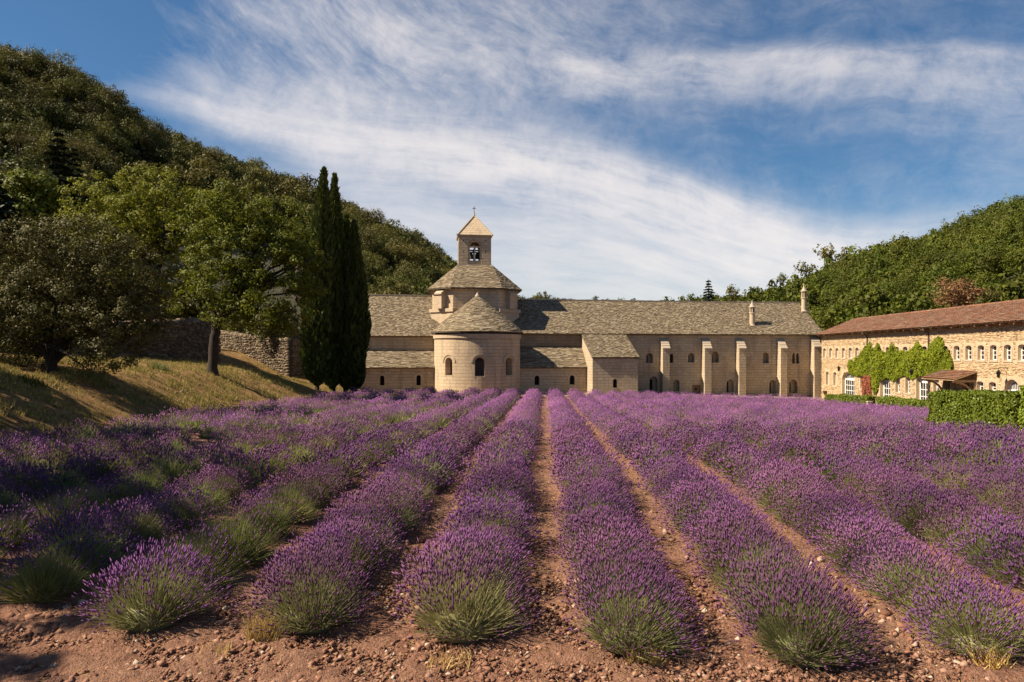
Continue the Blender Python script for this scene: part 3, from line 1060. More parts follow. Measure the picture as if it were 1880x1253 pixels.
for o in fl:
    w = make_window(church, WA, o, 0.75, None, 0.0, 0, 0, 'glass')
    mb = MB()
    big = dict(o, u0=o['u0'] - 0.22, u1=o['u1'] + 0.22, t=o['t'] + 0.22, rise=o['rise'] + 0.22)
    ring(mb, WA, big, 0.16, 0.06, 0.02)
    mb.build('hood_mould', M['dressed'], w)
    mb = MB()      # iron bars behind the arch
    for k in range(1, 3):
        u = o['u0'] + (o['u1'] - o['u0']) * k / 3
        mb.tube([WA(u, o['b'], 0.66), WA(u, o['t'] - 0.1, 0.66)], 0.012, 4)
    for k in range(1, 7):
        w_ = o['b'] + (o['t'] - o['b']) * k / 7
        mb.tube([WA(o['u0'], w_, 0.66), WA(o['u1'], w_, 0.66)], 0.010, 4)
    mb.build('window_grille', M['iron'], w)

rE = rA + 0.34
apexZ = AZ(543, uC, vC)
evA = AZ(611.0, uC, vC)
fr0 = 0.12      # the front stands proud of the tower wall


def PC(f0, f1):
    def P(s, t):
        f = R(f0 + (f1 - f0) * s)
        tt = max(t, 0.0) ** 0.94 + min(t, 0.0)
        r = rE * (1 - t) + 0.05 * t
        return A(uC + r * math.sin(f), vC - r * math.cos(f), evA + (apexZ - evA) * tt)
    return P


mb, sb = MB(), MB()
n = 36
P = PC(-112, 112)
for i in range(n):
    for j in range(6):
        mb.face([P(i / n, j / 6), P((i + 1) / n, j / 6), P((i + 1) / n, (j + 1) / 6), P(i / n, (j + 1) / 6)])
    a, b = Vector(P(i / n, 0)), Vector(P((i + 1) / n, 0))
    dz = Vector((0, 0, 0.09))
    mb.face([a, b, b - dz, a - dz])
    ca, cb = Vector(WA(R(-112 + 224 * i / n) * rA, apZ)), Vector(WA(R(-112 + 224 * (i + 1) / n) * rA, apZ))
    ca.z = cb.z = a.z - 0.09
    mb.face([a - dz, b - dz, cb, ca])
for s in (-1, 1):     # straight pieces running back to the crossing
    e0, e1 = Vector(P(0 if s < 0 else 1, 0)), Vector(A(uC + s * rE * 0.93, 0.3, evA))
    t0, t1 = Vector(A(uC, vC, apexZ)), Vector(A(uC, 0.3, apexZ))
    mb.face([e0, e1, t1, t0])
    slabs(sb, bil(e0, e1, t1, t0), 30, .2, .5, (.03, .06))
slabs(sb, P, 32, 0.2, 0.5, (0.03, 0.075))
cone = mb.build('apse_roof', M['slate_base'], church)
sb.build('stone_slates', M['slate'], cone)['kind'] = 'stuff'
mb = MB()
mb.lathe(A(uC, vC, apexZ - 0.12), [(0.30, 0), (0.24, 0.12), (0.13, 0.3), (0.05, 0.42), (0.0, 0.46)], 10)
mb.build('finial', M['capslab'], cone)

# --- the crossing lantern: a square with cut corners, each corner on a moulded base with a small pier
hT = 4.75
vT = 0.2 + hT
uT = AU(870.5, vT)
chf = 2.25
lanT = AZ(529.5, uT, 0.2)
lanB = eaveL - 0.5


def lant(h, c, w):
    pts = [(-h + c, -h), (h - c, -h), (h, -h + c), (h, h - c), (h - c, h), (-h + c, h), (-h, h - c), (-h, -h + c)]
    return [Vector(A(uT + x, vT + y, w)) for x, y in pts]


mb = MB()
lo, hi = lant(hT, chf, lanB), lant(hT, chf, lanT)
for i in range(8):
    j = (i + 1) % 8
    L = (lo[i] - lo[j]).length
    mb.face([lo[i], lo[j], hi[j], hi[i]], [(0, lanB), (L, lanB), (L, lanT), (0, lanT)])
lan = mb.build('crossing_lantern', M['ashlar_fine'], church)
mb = MB()
for i in range(8):
    j = (i + 1) % 8
    p, q = lant(hT, chf, lanT - 0.01)[i], lant(hT, chf, lanT - 0.01)[j]
    d = (q - p)
    L = d.length
    d.normalize()
    nrm = Vector((d.y, -d.x, 0))
    if nrm.dot(p - Vector(A(uT, vT, p.z))) < 0:
        nrm = -nrm
    m = int(L / 0.55)
    for k in range(m):
        c = p + d * ((k + 0.5) * L / m)
        mb.box8([c - d * .08 - nrm * .02 - Vector((0, 0, .26)), c + d * .08 - nrm * .02 - Vector((0, 0, .26)), c + d * .08 + nrm * .2 - Vector((0, 0, .16)), c - d * .08 + nrm * .2 - Vector((0, 0, .16)),
                 c - d * .08 - nrm * .02, c + d * .08 - nrm * .02, c + d * .08 + nrm * .2, c - d * .08 + nrm * .2])
mb.build('corbel_course', M['dressed'], lan)['kind'] = 'stuff'
# corner piers on the two front cut corners
for (i, j) in ((7, 0), (1, 2)):
    p, q = lant(hT, chf, 0)[i], lant(hT, chf, 0)[j]
    d = (q - p).normalized()
    nrm = Vector((d.y, -d.x, 0))
    if nrm.dot(p - Vector(A(uT, vT, 0))) < 0:
        nrm = -nrm
    c = (p + q) / 2
    L = (q - p).length

    def fr(s, o, w, c=c, d=d, nrm=nrm):
        v = c + d * s + nrm * o
        return (v.x, v.y, w)
    y1 = CZ + (VPY - 568) / FPX * 84.5
    y2 = CZ + (VPY - 574) / FPX * 84.5
    y3 = CZ + (VPY - 590) / FPX * 84.5
    mb = MB()
    mb.box(fr, -L / 2 - .22, L / 2 + .22, -0.3, 0.30, y2, y1)
    mb.box(fr, -L / 2 - .1, L / 2 + .1, -0.3, 0.16, y3 - 1.2, y2 - .002)
    py0 = CZ + (VPY - 537.5) / FPX * 84.5
    t1 = [fr(-.42, 0, y1), fr(.42, 0, y1), fr(.42, .62, y1), fr(-.42, .62, y1), fr(-.42, 0, py0 + .25), fr(.42, 0, py0 + .25), fr(.42, .62, py0 - .2), fr(-.42, .62, py0 - .2)]
    mb.box8(t1)
    mb.box8([fr(-.52, -.02, py0 + .25), fr(.52, -.02, py0 + .25), fr(.52, .76, py0 - .3), fr(-.52, .76, py0 - .3),
             fr(-.52, -.02, py0 + .40), fr(.52, -.02, py0 + .40), fr(.52, .76, py0 - .15), fr(-.52, .76, py0 - .15)])
    mb.build('corner_pier', M['dressed'], lan)
oe = 0.48
bt = 1.83      # half width of the bell tower
topZ = AZ(487.5, uT, vT - bt - 0.1)
elo = lant(hT + oe, chf + oe * 0.42, lanT + 0.02)
sq = [(-1, -1), (1, -1), (1, -1), (1, 1), (1, 1), (-1, 1), (-1, 1), (-1, -1)]
ehi = [Vector(A(uT + x * (bt + .12), vT + y * (bt + .12), topZ)) for x, y in sq]
mb, sb = MB(), MB()
for i in range(8):
    j = (i + 1) % 8
    pts = [elo[i], elo[j], ehi[j], ehi[i]]
    mb.face(pts if (ehi[i] - ehi[j]).length > .01 else pts[:3])
    dz = Vector((0, 0, .1))
    mb.face([elo[i], elo[j], elo[j] - dz, elo[i] - dz])
    mb.face([elo[i] - dz, elo[j] - dz, hi[j] - Vector((0, 0, .08)), hi[i] - Vector((0, 0, .08))])
    if i in (0, 1, 2, 7, 6, 3):
        slabs(sb, bil(elo[i], elo[j], ehi[j], ehi[i]), 24, 0.2, 0.5, (0.03, 0.075))
lr = mb.build('lantern_roof', M['slate_base'], church)
sb.build('stone_slates', M['slate'], lr)['kind'] = 'stuff'

# --- the bell tower: open arches, bells, a stone pyramid and a cross
btT = AZ(434, uT, vT - bt)
btB = topZ - 0.35


def WS(k):
    ca, sa = math.cos(k * math.pi / 2), math.sin(k * math.pi / 2)

    def W(u, w, d=0.0):
        x, y = u, -bt + d
        return A(uT + ca * x - sa * y, vT + sa * x + ca * y, w)
    return W


oT, oB = AZ(444, uT, vT - bt), AZ(478.5, uT, vT - bt)
bell_tower = None
mb = MB()
op = dict(u0=-0.56, u1=0.56, b=oB, t=oT, arch=True, rise=0.56)
holes = [dict(u0=u - .055, u1=u + .055, b=w - .06, t=w + .06, depth=0.2) for u in (-1.28, 1.2) for w in (AZ(442, uT, vT - bt), AZ(462.5, uT, vT - bt))]
for kx in range(4):
    outer = dict(u0=-0.78, u1=0.78, b=oB - 0.42, t=oT + 0.2, arch=True, rise=0.78, depth=0.12)
    hl = [[h for h in holes if (h['u0'] < 0) == (s < 0)] for s in (-1, 1)]
    for s, hh in zip((-1, 1), hl):
        u0, u1 = (-bt, -0.78) if s < 0 else (0.78, bt)
        mid = (hh[0]['b'] + hh[1]['t']) / 2
        top = max(hh, key=lambda h: h['b'])
        bot = min(hh, key=lambda h: h['b'])
        wall(mb, WS(kx), u0, u1, mid, btT, [top], 99, 0.2)
        wall(mb, WS(kx), u0, u1, btB, mid, [bot], 99, 0.2)
    wall(mb, WS(kx), -0.78, 0.78, btB, btT, [outer], 99, 0.12)
    Wd = WS(kx)
    wall(mb, lambda u, w, d=0.0, Wd=Wd: Wd(u, w, 0.12 + d), -0.8, 0.8, oB - 0.44, oT + 0.3, [op], 99, 0.4)
    wall(mb, lambda u, w, d=0.0, Wd=Wd: Wd(u, w, 0.52 + d), -bt + .5, bt - .5, btB, btT, [op], 99, 0.0)
tw = mb.build('bell_tower', M['ashlar'], church)
mb = MB()
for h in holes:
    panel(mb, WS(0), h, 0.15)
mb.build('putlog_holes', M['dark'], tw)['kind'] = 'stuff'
mb = MB()
mb.box(lambda x, y, w: A(uT + x, vT + y, w), -bt - .1, bt + .1, -bt - .1, -bt + .05, topZ - .06, topZ + .10)
mb.box(lambda x, y, w: A(uT + x, vT + y, w), -bt - .1, -bt + .05, -bt + .052, bt + .1, topZ - .06, topZ + .10)
mb.build('string_course', M['capslab'], tw)
for kx in (0, 2):
    mb = MB()
    Wd = WS(kx)
    spr = oT - 0.56
    mb.tube([Wd(0, oB, .32), Wd(0, oB + .12, .32)], [.13, .11], 8)
    mb.tube([Wd(0, oB + .1, .32), Wd(0, spr - .24, .32)], .07, 8)
    mb.tube([Wd(0, spr - .26, .32), Wd(0, spr - .08, .32)], [.075, .16], 8)
    mb.box(lambda u, d, w: Wd(u, w, d), -0.56, 0.56, .2, .44, spr - .08, spr + .08)
    mb.build('mullion_column', M['dressed'], tw)
for dx in (-0.30, 0.30):
    mb = MB()
    c = A(uT + dx * 1.25, vT, oT - 1.72)
    mb.lathe(c, [(0.36, 0), (0.32, 0.10), (0.25, 0.36), (0.21, 0.58), (0.10, 0.68), (0.02, 0.70)], 12)
    b = mb.build('bell', M['bronze'], tw, True)
mb = MB()
mb.box(lambda x, y, w: A(uT + x, vT + y, w), -bt + .5, bt - .5, -.08, .08, oT - 1.06, oT - .92)
mb.box(lambda x, y, w: A(uT + x, vT + y, w), -.06, .06, -bt + .5, bt - .5, oT - .62, oT - .5)
mb.build('bell_beam', M['wood'], tw)
pz = AZ(397, uT, vT)
ov = bt + 0.14
mb = MB()
base = [Vector(A(uT + x * ov, vT + y * ov, btT)) for x, y in ((-1, -1), (1, -1), (1, 1), (-1, 1))]
b2 = [p + Vector((0, 0, .13)) for p in base]
ap = Vector(A(uT, vT, pz))
mb.face(base)
for i in range(4):
    j = (i + 1) % 4
    mb.face([base[i], base[j], b2[j], b2[i]])
    n = 11
    for k in range(n):      # stone courses, each a little proud of the one above
        a, b = k / n, (k + 1) / n
        q = [b2[i].lerp(ap, a), b2[j].lerp(ap, a), b2[j].lerp(ap, b), b2[i].lerp(ap, b)]
        out = (q[1] - q[0]).cross(ap - q[0]).normalized() * 0.025 if k < n - 1 else Vector((0, 0, 0))
        L = (q[1] - q[0]).length
        mb.face([q[0] + out, q[1] + out, q[2] + out, q[3] + out], [(0, a * 3), (L, a * 3), (L * .9, b * 3), (0.1, b * 3)])
sp = mb.build('tower_spire', M['ashlar_fine'], church)
for i in range(4):
    mb = MB()
    mb.tube([b2[i] + Vector((0, 0, -.03)), b2[i].lerp(ap, 0.5) + Vector((0, 0, .02)), ap + Vector((0, 0, .05))], [.13, .12, .09], 6)
    mb.build('hip_stone', M['capslab'], sp)
mb = MB()
mb.lathe(ap - Vector((0, 0, .1)), [(.17, 0), (.13, .22), (.06, .42), (.09, .5), (.03, .6)], 8)
mb.build('finial', M['capslab'], sp)
mb = MB()
cz = AZ(389, uT, vT)
mb.tube([A(uT, vT, cz - .1), A(uT, vT, cz + .62)], .035, 6)
mb.tube([A(uT - .2, vT, cz + .38), A(uT + .2, vT, cz + .38)], .035, 6)
mb.build('iron_cross', M['iron'], sp)

# ------------------------------------------------------------------ the annex with its own lean-to roof
vF = -6.1
uF0, uF1 = AU(1088, vF), AU(1171, vF)
annex = empty('annex', A((uF0 + uF1) / 2, -3, AG(uF0, -3)), 'plain square stone annex with a sunlit left side and sloping stone slab roof', 'building')
aT, aE = AZ(612.5, AU(1110, 0), -0.01), AZ(656.5, AU(1130, vF), vF - .1)
so = win(1125.5, 1133.5, 696, 712.5, vF, depth=0.7)
mb = MB()
WF = AW(vF)
wall(mb, WF, uF0, uF1, lambda u: AG(u, vF) - .6, aE - 0.05, [so])
for u in (uF0, uF1):
    g1, g2 = AG(u, vF) - .6, AG(u, 0) - .6
    mb.face([A(u, vF, g1), A(u, 0.0, g2), A(u, 0.0, aT - .1), A(u, vF, aE - .05)], [(0, g1), (6.1, g2), (6.1, aT), (0, aE)])
aw = mb.build('wall', M['ashlar'], annex)
make_window(annex, WF, so, 0.7, None, 0.0, 0, 0, 'dark')
roof(annex, 'roof', [(A(uF0 - .06, vF - .14, aE), A(uF1 + .16, vF - .14, aE), A(uF1 + .16, -.01, aT), A(uF0 - .06, -.01, aT))], 34, bed=0.14)

# ------------------------------------------------------------------ the monastery range with its buttresses
uR0, uR1 = uF1 - 6, AU(1509.5, 0)
eaveR = AZ(614.2, AU(1340, 0), -0.4)
ridA, ridB = AZ(550.5, AU(985, RUN), RUN), AZ(556.5, AU(1480, RUN), RUN)
rng_ = empty('monastery_range', A((uR0 + uR1) / 2, 3, AG(20, 0)), 'long pale stone monastery range with slanting buttresses and small arched windows', 'building')
uA0 = AU(940, 0)
UP = [(1186.5, 1198.5, 648.5, 667, (0.12, 0.5, 0.0, 0.78)), (1229.5, 1236.2, 650, 666.5, None), (1263.6, 1275, 648.3, 666, (0.05, 0.5, 0.0, 0.8)), (1306.5, 1319.7, 646, 666.3, (0.0, 0.45, 0.0, 0.72)),
      (1400.6, 1411.7, 647, 667.5, (0.03, 0.45, 0.03, 0.82))]
LW = [(1192.5, 1207, 691.5, 718, (0.08, 0.6, -.02, 0.8)), (1236.5, 1247.5, 697.5, 718.5, (0.1, 0.42, 0, 0.75)), (1334, 1347.5, 696.5, 721, (0.05, 0.56, -.02, 0.82)),
      (1412.5, 1425, 697.5, 722.5, (0.05, 0.6, -.02, 0.85)), (1449, 1464, 697, 722, (0.05, 0.52, -.02, 0.82))]
ups = [win(a, b, c, d, 0, depth=0.75) for a, b, c, d, s in UP]
tw_ = [win(1454.6, 1459.8, 647.5, 668, 0, depth=0.45, pointed=True), win(1461.8, 1467.4, 647, 668, 0, depth=0.45, pointed=True)]
for o in tw_:
    o['rise'] = 0.42
lws = [win(a, b, c, d, 0, depth=0.7) for a, b, c, d, s in LW]
hatch = win(1271, 1286.3, 707, 722.5, 0, arch=False, depth=0.22)
mid = AZ(680, AU(1340, 0), 0)
mb = MB()
wall(mb, W0, uA0, uR1, mid, lambda u: eaveR - .08, ups + tw_)
wall(mb, W0, uA0, uR1, lambda u: AG(u, 0) - .7, mid, lws + [hatch])
gE = AG(uR1, 3) - 1
mb.face([A(uR1, 0, gE), A(uR1, 2 * RUN, gE), A(uR1, 2 * RUN, eaveR), A(uR1, RUN, ridB - .12), A(uR1, 0, eaveR - .08)])
mb.face([A(uA0, 2 * RUN, gE), A(uR1, 2 * RUN, gE), A(uR1, 2 * RUN, eaveR), A(uA0, 2 * RUN, eaveR)])
rw = mb.build('wall', M['ashlar'], rng_)
for o, spec in zip(ups, UP):
    make_window(rng_, W0, o, 0.75 if spec[4] else 0.6, spec[4], 0.0, 0, 0, 'glass')
for o in tw_:
    make_window(rng_, W0, o, 0.45, None, 0, 0, 0, 'glass')
for o, spec in zip(lws, LW):
    make_window(rng_, W0, o, 0.7, spec[4], 0.2 if spec[0] != 1236.5 else 0.0, 0.02, 0.5, 'dark')
mb = MB()
panel(mb, W0, hatch, 0.2)
uc, wc = (hatch['u0'] + hatch['u1']) / 2, (hatch['b'] + hatch['t']) / 2
mb.box(A, hatch['u0'] - .01, hatch['u1'] + .01, .12, .18, wc + .30, wc + .44)
hd = mb.build('hatch_door', M['wood'], rng_)
mb = MB()
mb.box(A, uc - .12, uc + .12, .17, .196, wc - .12, wc + .12)
mb.build('hatch_grille', M['dark'], hd)
# roof in two lengths so that the ridge sags a little as it does
sR = (ridA - eaveR) / RUN


def er(v, rd):
    return eaveR + (rd - eaveR) / (RUN + .4) * (v + .4)


uM = AU(1215, 0)
rM = (ridA + ridB) / 2 - 0.05
roof(rng_, 'roof', [(A(uA0, -.42, eaveR), A(uM, -.42, eaveR), A(uM, RUN, rM), A(uA0, RUN, ridA)), (A(uM, -.42, eaveR), A(uR1 + .1, -.42, eaveR), A(uR1 + .1, RUN, ridB), A(uM, RUN, rM)),
                    (A(uR1 + .1, 2 * RUN + .4, eaveR), A(uA0, 2 * RUN + .4, eaveR), A(uA0, RUN, ridA), A(uR1 + .1, RUN, ridB))], [42, 42, 10])
mb = MB()
k = AU(955, RUN)
while k < uR1:
    L = random.uniform(0.45, 0.75)
    f = (k - uA0) / (uR1 - uA0)
    rz = ridA * (1 - f) + ridB * f - 0.04 * math.sin(math.pi * f)
    mb.box(A, k, k + L - 0.02, RUN - .2, RUN + .2, rz - 0.05, rz + 0.08 + random.uniform(0, .05))
    k += L
mb.build('ridge_stones', M['capslab'], rng_)
for (a, b) in ((1217, 1229.5), (1293.8, 1306.2), (1357.2, 1369.6), (1433.5, 1445.2), (1495.2, 1508.2)):
    db = 1.05
    u0, u1 = AU(a, -db), AU(b, -db)
    zt, zf = AZ(622.5, u0, 0), AZ(640, u0, -db)
    if a > 1490:
        zt, zf = AZ(619, u0, 0), AZ(637, u0, -db)
    g = AG(u0, -db) - .6
    mb = MB()
    mb.face([A(u0, -db, g), A(u1, -db, g), A(u1, -db, zf), A(u0, -db, zf)], [(u0, g), (u1, g), (u1, zf), (u0, zf)])
    for u in (u0, u1):
        mb.face([A(u, -db, g), A(u, 0, g), A(u, 0, zt), A(u, -db, zf)], [(0, g), (db, g), (db, zt), (0, zf)])
    mb.face([A(u0, -db, zf), A(u1, -db, zf), A(u1, 0, zt), A(u0, 0, zt)])
    bt_ = mb.build('buttress', M['ashlar'], rng_)
    n = 4 if a < 1430 or a > 1490 else 3
    for i in range(n):      # the sloping cap: overlapping slabs
        f0, f1 = i / n, (i + 1.12) / n
        P = lambda f, o: (-db - .1 + (db + .1) * f, zf - .08 + (zt - zf + .08) * f + o)
        v0, z0 = P(f0, 0.12)
        v1, z1 = P(min(f1, 1), 0.02)
        sm = MB()
        e0, e1 = random.uniform(.02, .06), random.uniform(.04, .10)
        sm.box8([A(u0 - e0, v0, z0 - .12), A(u1 + e1, v0, z0 - .12), A(u1 + e1, v1, z1 - .03), A(u0 - e0, v1, z1 - .03),
                 A(u0 - e0, v0, z0), A(u1 + e1, v0, z0), A(u1 + e1, v1, z1 + .03), A(u0 - e0, v1, z1 + .03)])
        sm.build('cap_slab', M['capslab'], bt_)


def chimney(px, ybase, ytop, v, label):
    u = AU(px, v)
    z0, z1 = AZ(ybase, u, v), AZ(ytop, u, v)
    H = z1 - z0
    ro = empty('stone_chimney', A(u, v, z0), None)
    ro.parent = rng_
    ro.location = Vector(A(u, v, z0)) - origin(rng_)
    if label:
        ro['label'] = label
    m = MB()
    m.box(A, u - .42, u + .42, v - .42, v + .42, z0 - .55, z0 + .10 * H)
    m.box(A, u - .5, u + .5, v - .5, v + .5, z0 + .10 * H + .001, z0 + .10 * H + .14)
    m.lathe(A(u, v, z0 + .10 * H + .14), [(.40, 0), (.33, .12), (.31, .2), (.29, .40 * H), (.36, .40 * H + .03), (.36, .40 * H + .13), (.30, .40 * H + .15)], 16)
    m.build('shaft', M['dressed'], ro, False)
    zl = z0 + .50 * H + .28
    zh = z0 + .76 * H
    m = MB()
    for k in range(6):
        a = k * math.pi / 3 + .3
        p = A(u, v, 0)
        m.tube([(p[0] + .25 * math.cos(a), p[1] + .25 * math.sin(a), zl), (p[0] + .25 * math.cos(a), p[1] + .25 * math.sin(a), zh)], .075, 6)
    m.build('smoke_openings', M['dressed'], ro)
    m = MB()
    m.tube([A(u, v, zl), A(u, v, zh)], .14, 8)
    m.build('flue', M['dark'], ro)
    m = MB()
    m.lathe(A(u, v, zh), [(.40, 0), (.40, .07), (.30, .16), (.16, .42), (.09, .60), (.06, .7), (.10, .76), (.08, z1 - zh - .05), (0.01, z1 - zh)], 16)
    m.build('cap', M['capslab'], ro)


chimney(1381, 606, 552, 1.5, 'lower of the two round stone chimneys')
chimney(1476, 580, 522, 4.3, 'taller round stone chimney at the roof end')

# ------------------------------------------------------------------ the tiled wing on the right
XW = 31.4
Y0, Y1 = 44.0, 86.4


def WW(u, w, d=0.0):      # u: distance from the camera along the wing
    return (XW + d, u, w)


def wy(px):
    return FPX * XW / (px - VPX)


def wz(py, Y):
    return CZ + (VPY - py) / FPX * Y


wing = empty('guest_wing', (XW + 4, 65, Gf(XW, 65)), 'rubble stone wing with clay tile roof, two rows of white windows and arched white doors', 'building')
eW = 2.12 + CZ
UPW = [1513.9, 1525.3, 1536.7, 1548.7, 1561.2, 1573.6, 1587, 1601, 1614.5, 1630, 1646.6, 1662, 1678.8, 1697.5, 1716.5, 1735.5, 1756.6, 1778.4, 1801.2, 1824, 1850, 1876.5, 1908, 1942]
uw = []
for p in UPW:
    Y = wy(p)
    uw.append(dict(u0=Y - .40, u1=Y + .40, b=CZ - .44, t=CZ + .62, arch=True, rise=.16, depth=.26, kind='small'))
lw = []
for p in (1519, 1533, 1583, 1600.5, 1648.5, 1667, 1719, 1739, 1799.5, 1822.5):
    Y = wy(p)
    lw.append(dict(u0=Y - .42, u1=Y + .42, b=CZ - 3.45 + max(0, 70 - Y) * .012, t=CZ - 1.98, arch=True, rise=.14, depth=.30, kind='tall'))
doors = []
for (p0, p1, ty, rise) in ((1546.5, 1569, 683, .75), (1616.5, 1634.5, 689, .55), (1682.5, 1703.5, 688.5, .55), (1766, 1780, 697, .35), (1844, 1872.5, 697, .78)):
    a, b = wy(p1), wy(p0)
    Y = (a + b) / 2
    doors.append(dict(u0=a, u1=b, b=Gf(XW - .5, Y) - .0, t=wz(ty, Y), arch=True, rise=rise, depth=.34, kind='door'))
mb = MB()
midw = CZ - 1.2
wall(mb, WW, Y0, Y1, midw, eW + .05, uw, 99, .3)
wall(mb, WW, Y0, Y1, lambda u: Gf(XW, u) - .6, midw, lw + doors, 99, .3)
mb.face([(XW, Y0, 0), (XW + 10.6, Y0, 0), (XW + 10.6, Y0, eW), (XW + 5.3, Y0, eW + 1.8), (XW, Y0, eW)])
mb.face([(XW + 10.6, Y0, -2), (XW + 10.6, Y1 + 4, -2), (XW + 10.6, Y1 + 4, eW), (XW + 10.6, Y0, eW)])
mb.face([(XW, Y1, -2), (XW + 10.6, Y1 + 4, -2), (XW + 10.6, Y1 + 4, eW), (XW, Y1, eW)])
ww = mb.build('wall', M['mortar'], wing)

# rubble facing: real stones proud of the mortar, kept clear of the openings and their dressed surrounds
holes = [(o['u0'] - .17, o['u1'] + .17, o['b'] - .16, o['t'] + .22) for o in uw + lw + doors]
rs = random.Random(5)
V, Fq = [], []
z = -1.6
while z < eW - .02:
    h = rs.uniform(.075, .15)
    y = Y0
    while y < Y1:
        L = rs.uniform(.11, .34)
        a, b = y + .012, y + L - .012
        lo_, hi_ = z + rs.uniform(.0, .03), z + h - rs.uniform(.005, .03)
        y += L
        if lo_ < Gf(XW, (a + b) / 2) - .3 or any(a < q[1] and b > q[0] and lo_ < q[3] and hi_ > q[2] for q in holes) or rs.random() < .10:
            continue
        pr = rs.uniform(.012, .045)
        c = .016
        k = len(V)
        j = lambda s=.02: rs.uniform(-s, s)
        V += [(XW - .001, a + j(), lo_ + j()), (XW - .001, b + j(), lo_ + j()), (XW - .001, b + j(), hi_ + j()), (XW - .001, a + j(), hi_ + j())]
        V += [(XW - pr, a + c, lo_ + c), (XW - pr - j(.01), b - c, lo_ + c), (XW - pr - j(.01), b - c, hi_ - c), (XW - pr, a + c, hi_ - c)]
        Fq += [(k + 4, k + 5, k + 6, k + 7)] + [(k + i, k + (i + 1) % 4, k + 4 + (i + 1) % 4, k + 4 + i) for i in range(4)]
    z += h
o0 = origin(ww)
ob = put('rubble_stones', np_mesh('rubble_stones', np.array(V) - np.array(o0), np.array(Fq), M['rubble']), ww)
ob['kind'] = 'stuff'


def wing_window(o, cols, rows, name='window', open_lower=None):
    """White frame with glazing bars, one pane object behind, dressed stone surround."""
    d = o['depth']
    f = MB()
    bx = lambda y0, y1, z0, z1, x0=.0, x1=.06: f.box8([(XW + d - .05 + x, y, zz) for zz in (z0, z1) for (x, y) in ((x0, y0), (x1, y0), (x1, y1), (x0, y1))])
    u0, u1, b, t = o['u0'], o['u1'], o['b'], o['t']
    sp = t - o['rise']
    fw = .055 if o['kind'] != 'door' else .09
    bx(u0, u0 + fw, b, sp + .04)
    bx(u1 - fw, u1, b, sp + .04)
    bx(u0 + fw, u1 - fw, b, b + fw * (1 if o['kind'] != 'door' else 2.5))
    ring_o = dict(o, u0=u0 + fw, u1=u1 - fw, b=sp - .02, t=t - fw, rise=o['rise'])
    ring(f, lambda u, w, dd=0.0: WW(u, w, d - .04 + dd), ring_o, fw + .02, .012, 1.0)
    if o['kind'] == 'door':
        tr = sp + .02
        bx(u0 + fw, u1 - fw, tr - .12, tr + .06)
        n = 9
        for i in range(1, n):      # bars of the fanlight
            y = u0 + (u1 - u0) * i / n
            bx(y - .018, y + .018, tr + .06, arch_h(o, y), .01, .05)
        for c in range(cols + 1):
            y = u0 + fw + (u1 - u0 - 2 * fw) * c / cols
            thick = .07 if c in (0, cols) or (c * 2) % cols == 0 else .03
            bx(y - thick / 2, y + thick / 2, b + .2, tr - .12, .005, .055)
        for r_ in range(rows + 1):
            zz = b + .22 + (tr - .14 - b - .22) * r_ / rows
            bx(u0 + fw, u1 - fw, zz - .022, zz + .022, .008, .05)
    else:
        for c in range(1, cols):
            y = u0 + (u1 - u0) * c / cols
            bx(y - .02, y + .02, b + fw, t - .03, .005, .055)
        for r_ in range(1, rows + 1):
            zz = b + fw + (sp - b) * r_ / rows
            bx(u0 + fw, u1 - fw, zz - .018, zz + .018, .008, .05)
    wo = f.build('window' if o['kind'] != 'door' else 'door', M['white'], wing)
    p = MB()
    panel(p, WW, o, d)
    p.build('pane', M['glass'], wo)
    s = MB()
    ring(s, WW, o, .15, .022, 1.0)
    s.box8([(XW + x, y, zz) for zz in ((b - .14), (b - .002)) for (x, y) in ((-.05, u0 - .15), (.12, u0 - .15), (.12, u1 + .15), (-.05, u1 + .15))])
    s.build('surround', M['dressed'], wo)
    return wo


for o in uw:
    wing_window(o, 2, 3)
for o in lw:
    wing_window(o, 2, 4)
for i, o in enumerate(doors):
    if i == 3:
        continue
    w = wing_window(o, 6 if i == 0 else 4, 4)
# the entrance under the porch: dark timber door with a glazed head
o = doors[3]
mb = MB()
panel(mb, WW, o, .3)
pd = mb.build('door', M['wood'], wing)
pd['label'] = 'dark timber entrance door under the porch roof'
mb = MB()
for k in range(5):
    y = o['u0'] + (o['u1'] - o['u0']) * (k + .5) / 5
    mb.box8([(XW + .26 + x, y + yy, zz) for zz in (o['t'] - 1.0, o['t'] - .4) for (x, yy) in ((0, -.12), (.02, -.12), (.02, .12), (0, .12))])
mb.build('pane', M['glass'], pd)

# soffit, rafter ends, gutterless tile eave and the tile roof
XE, XR = XW - .62, XW + 5.3
zE, zR = eW - .02, eW + 1.92
mb = MB()
mb.box8([(XE + .05, Y0 - .3, zE - .02), (XW + .1, Y0 - .3, zE + .10), (XW + .1, Y1 + .5, zE + .10), (XE + .05, Y1 + .2, zE - .02),
         (XE + .05, Y0 - .3, zE + .04), (XW + .1, Y0 - .3, zE + .20), (XW + .1, Y1 + .5, zE + .20), (XE + .05, Y1 + .2, zE + .04)])
mb.build('soffit_boards', M['wood'], wing)
mb = MB()
y = Y0
mb.box8([(x, yy, zz) for zz in (zE - .14, zE - .022) for (x, yy) in ((XE + .1, y - .05), (XW + .05, y - .05), (XW + .05, y + .05), (XE + .1, y + .05))])
rf = mb.build('rafter_end', M['wood'], wing)
while y + 1.55 < Y1:
    y += 1.55
    c = rf.copy()
    COL.objects.link(c)
    c.location = (0, y - Y0, 0)
slope = (zR - zE) / (XR - XE)
mb = MB()
mb.face([(XE + .03, Y0 - .3, zE + .02), (XE + .03, Y1 + .4, zE + .02), (XR, Y1 + 4.4, zR), (XR, Y0 - .3, zR)])
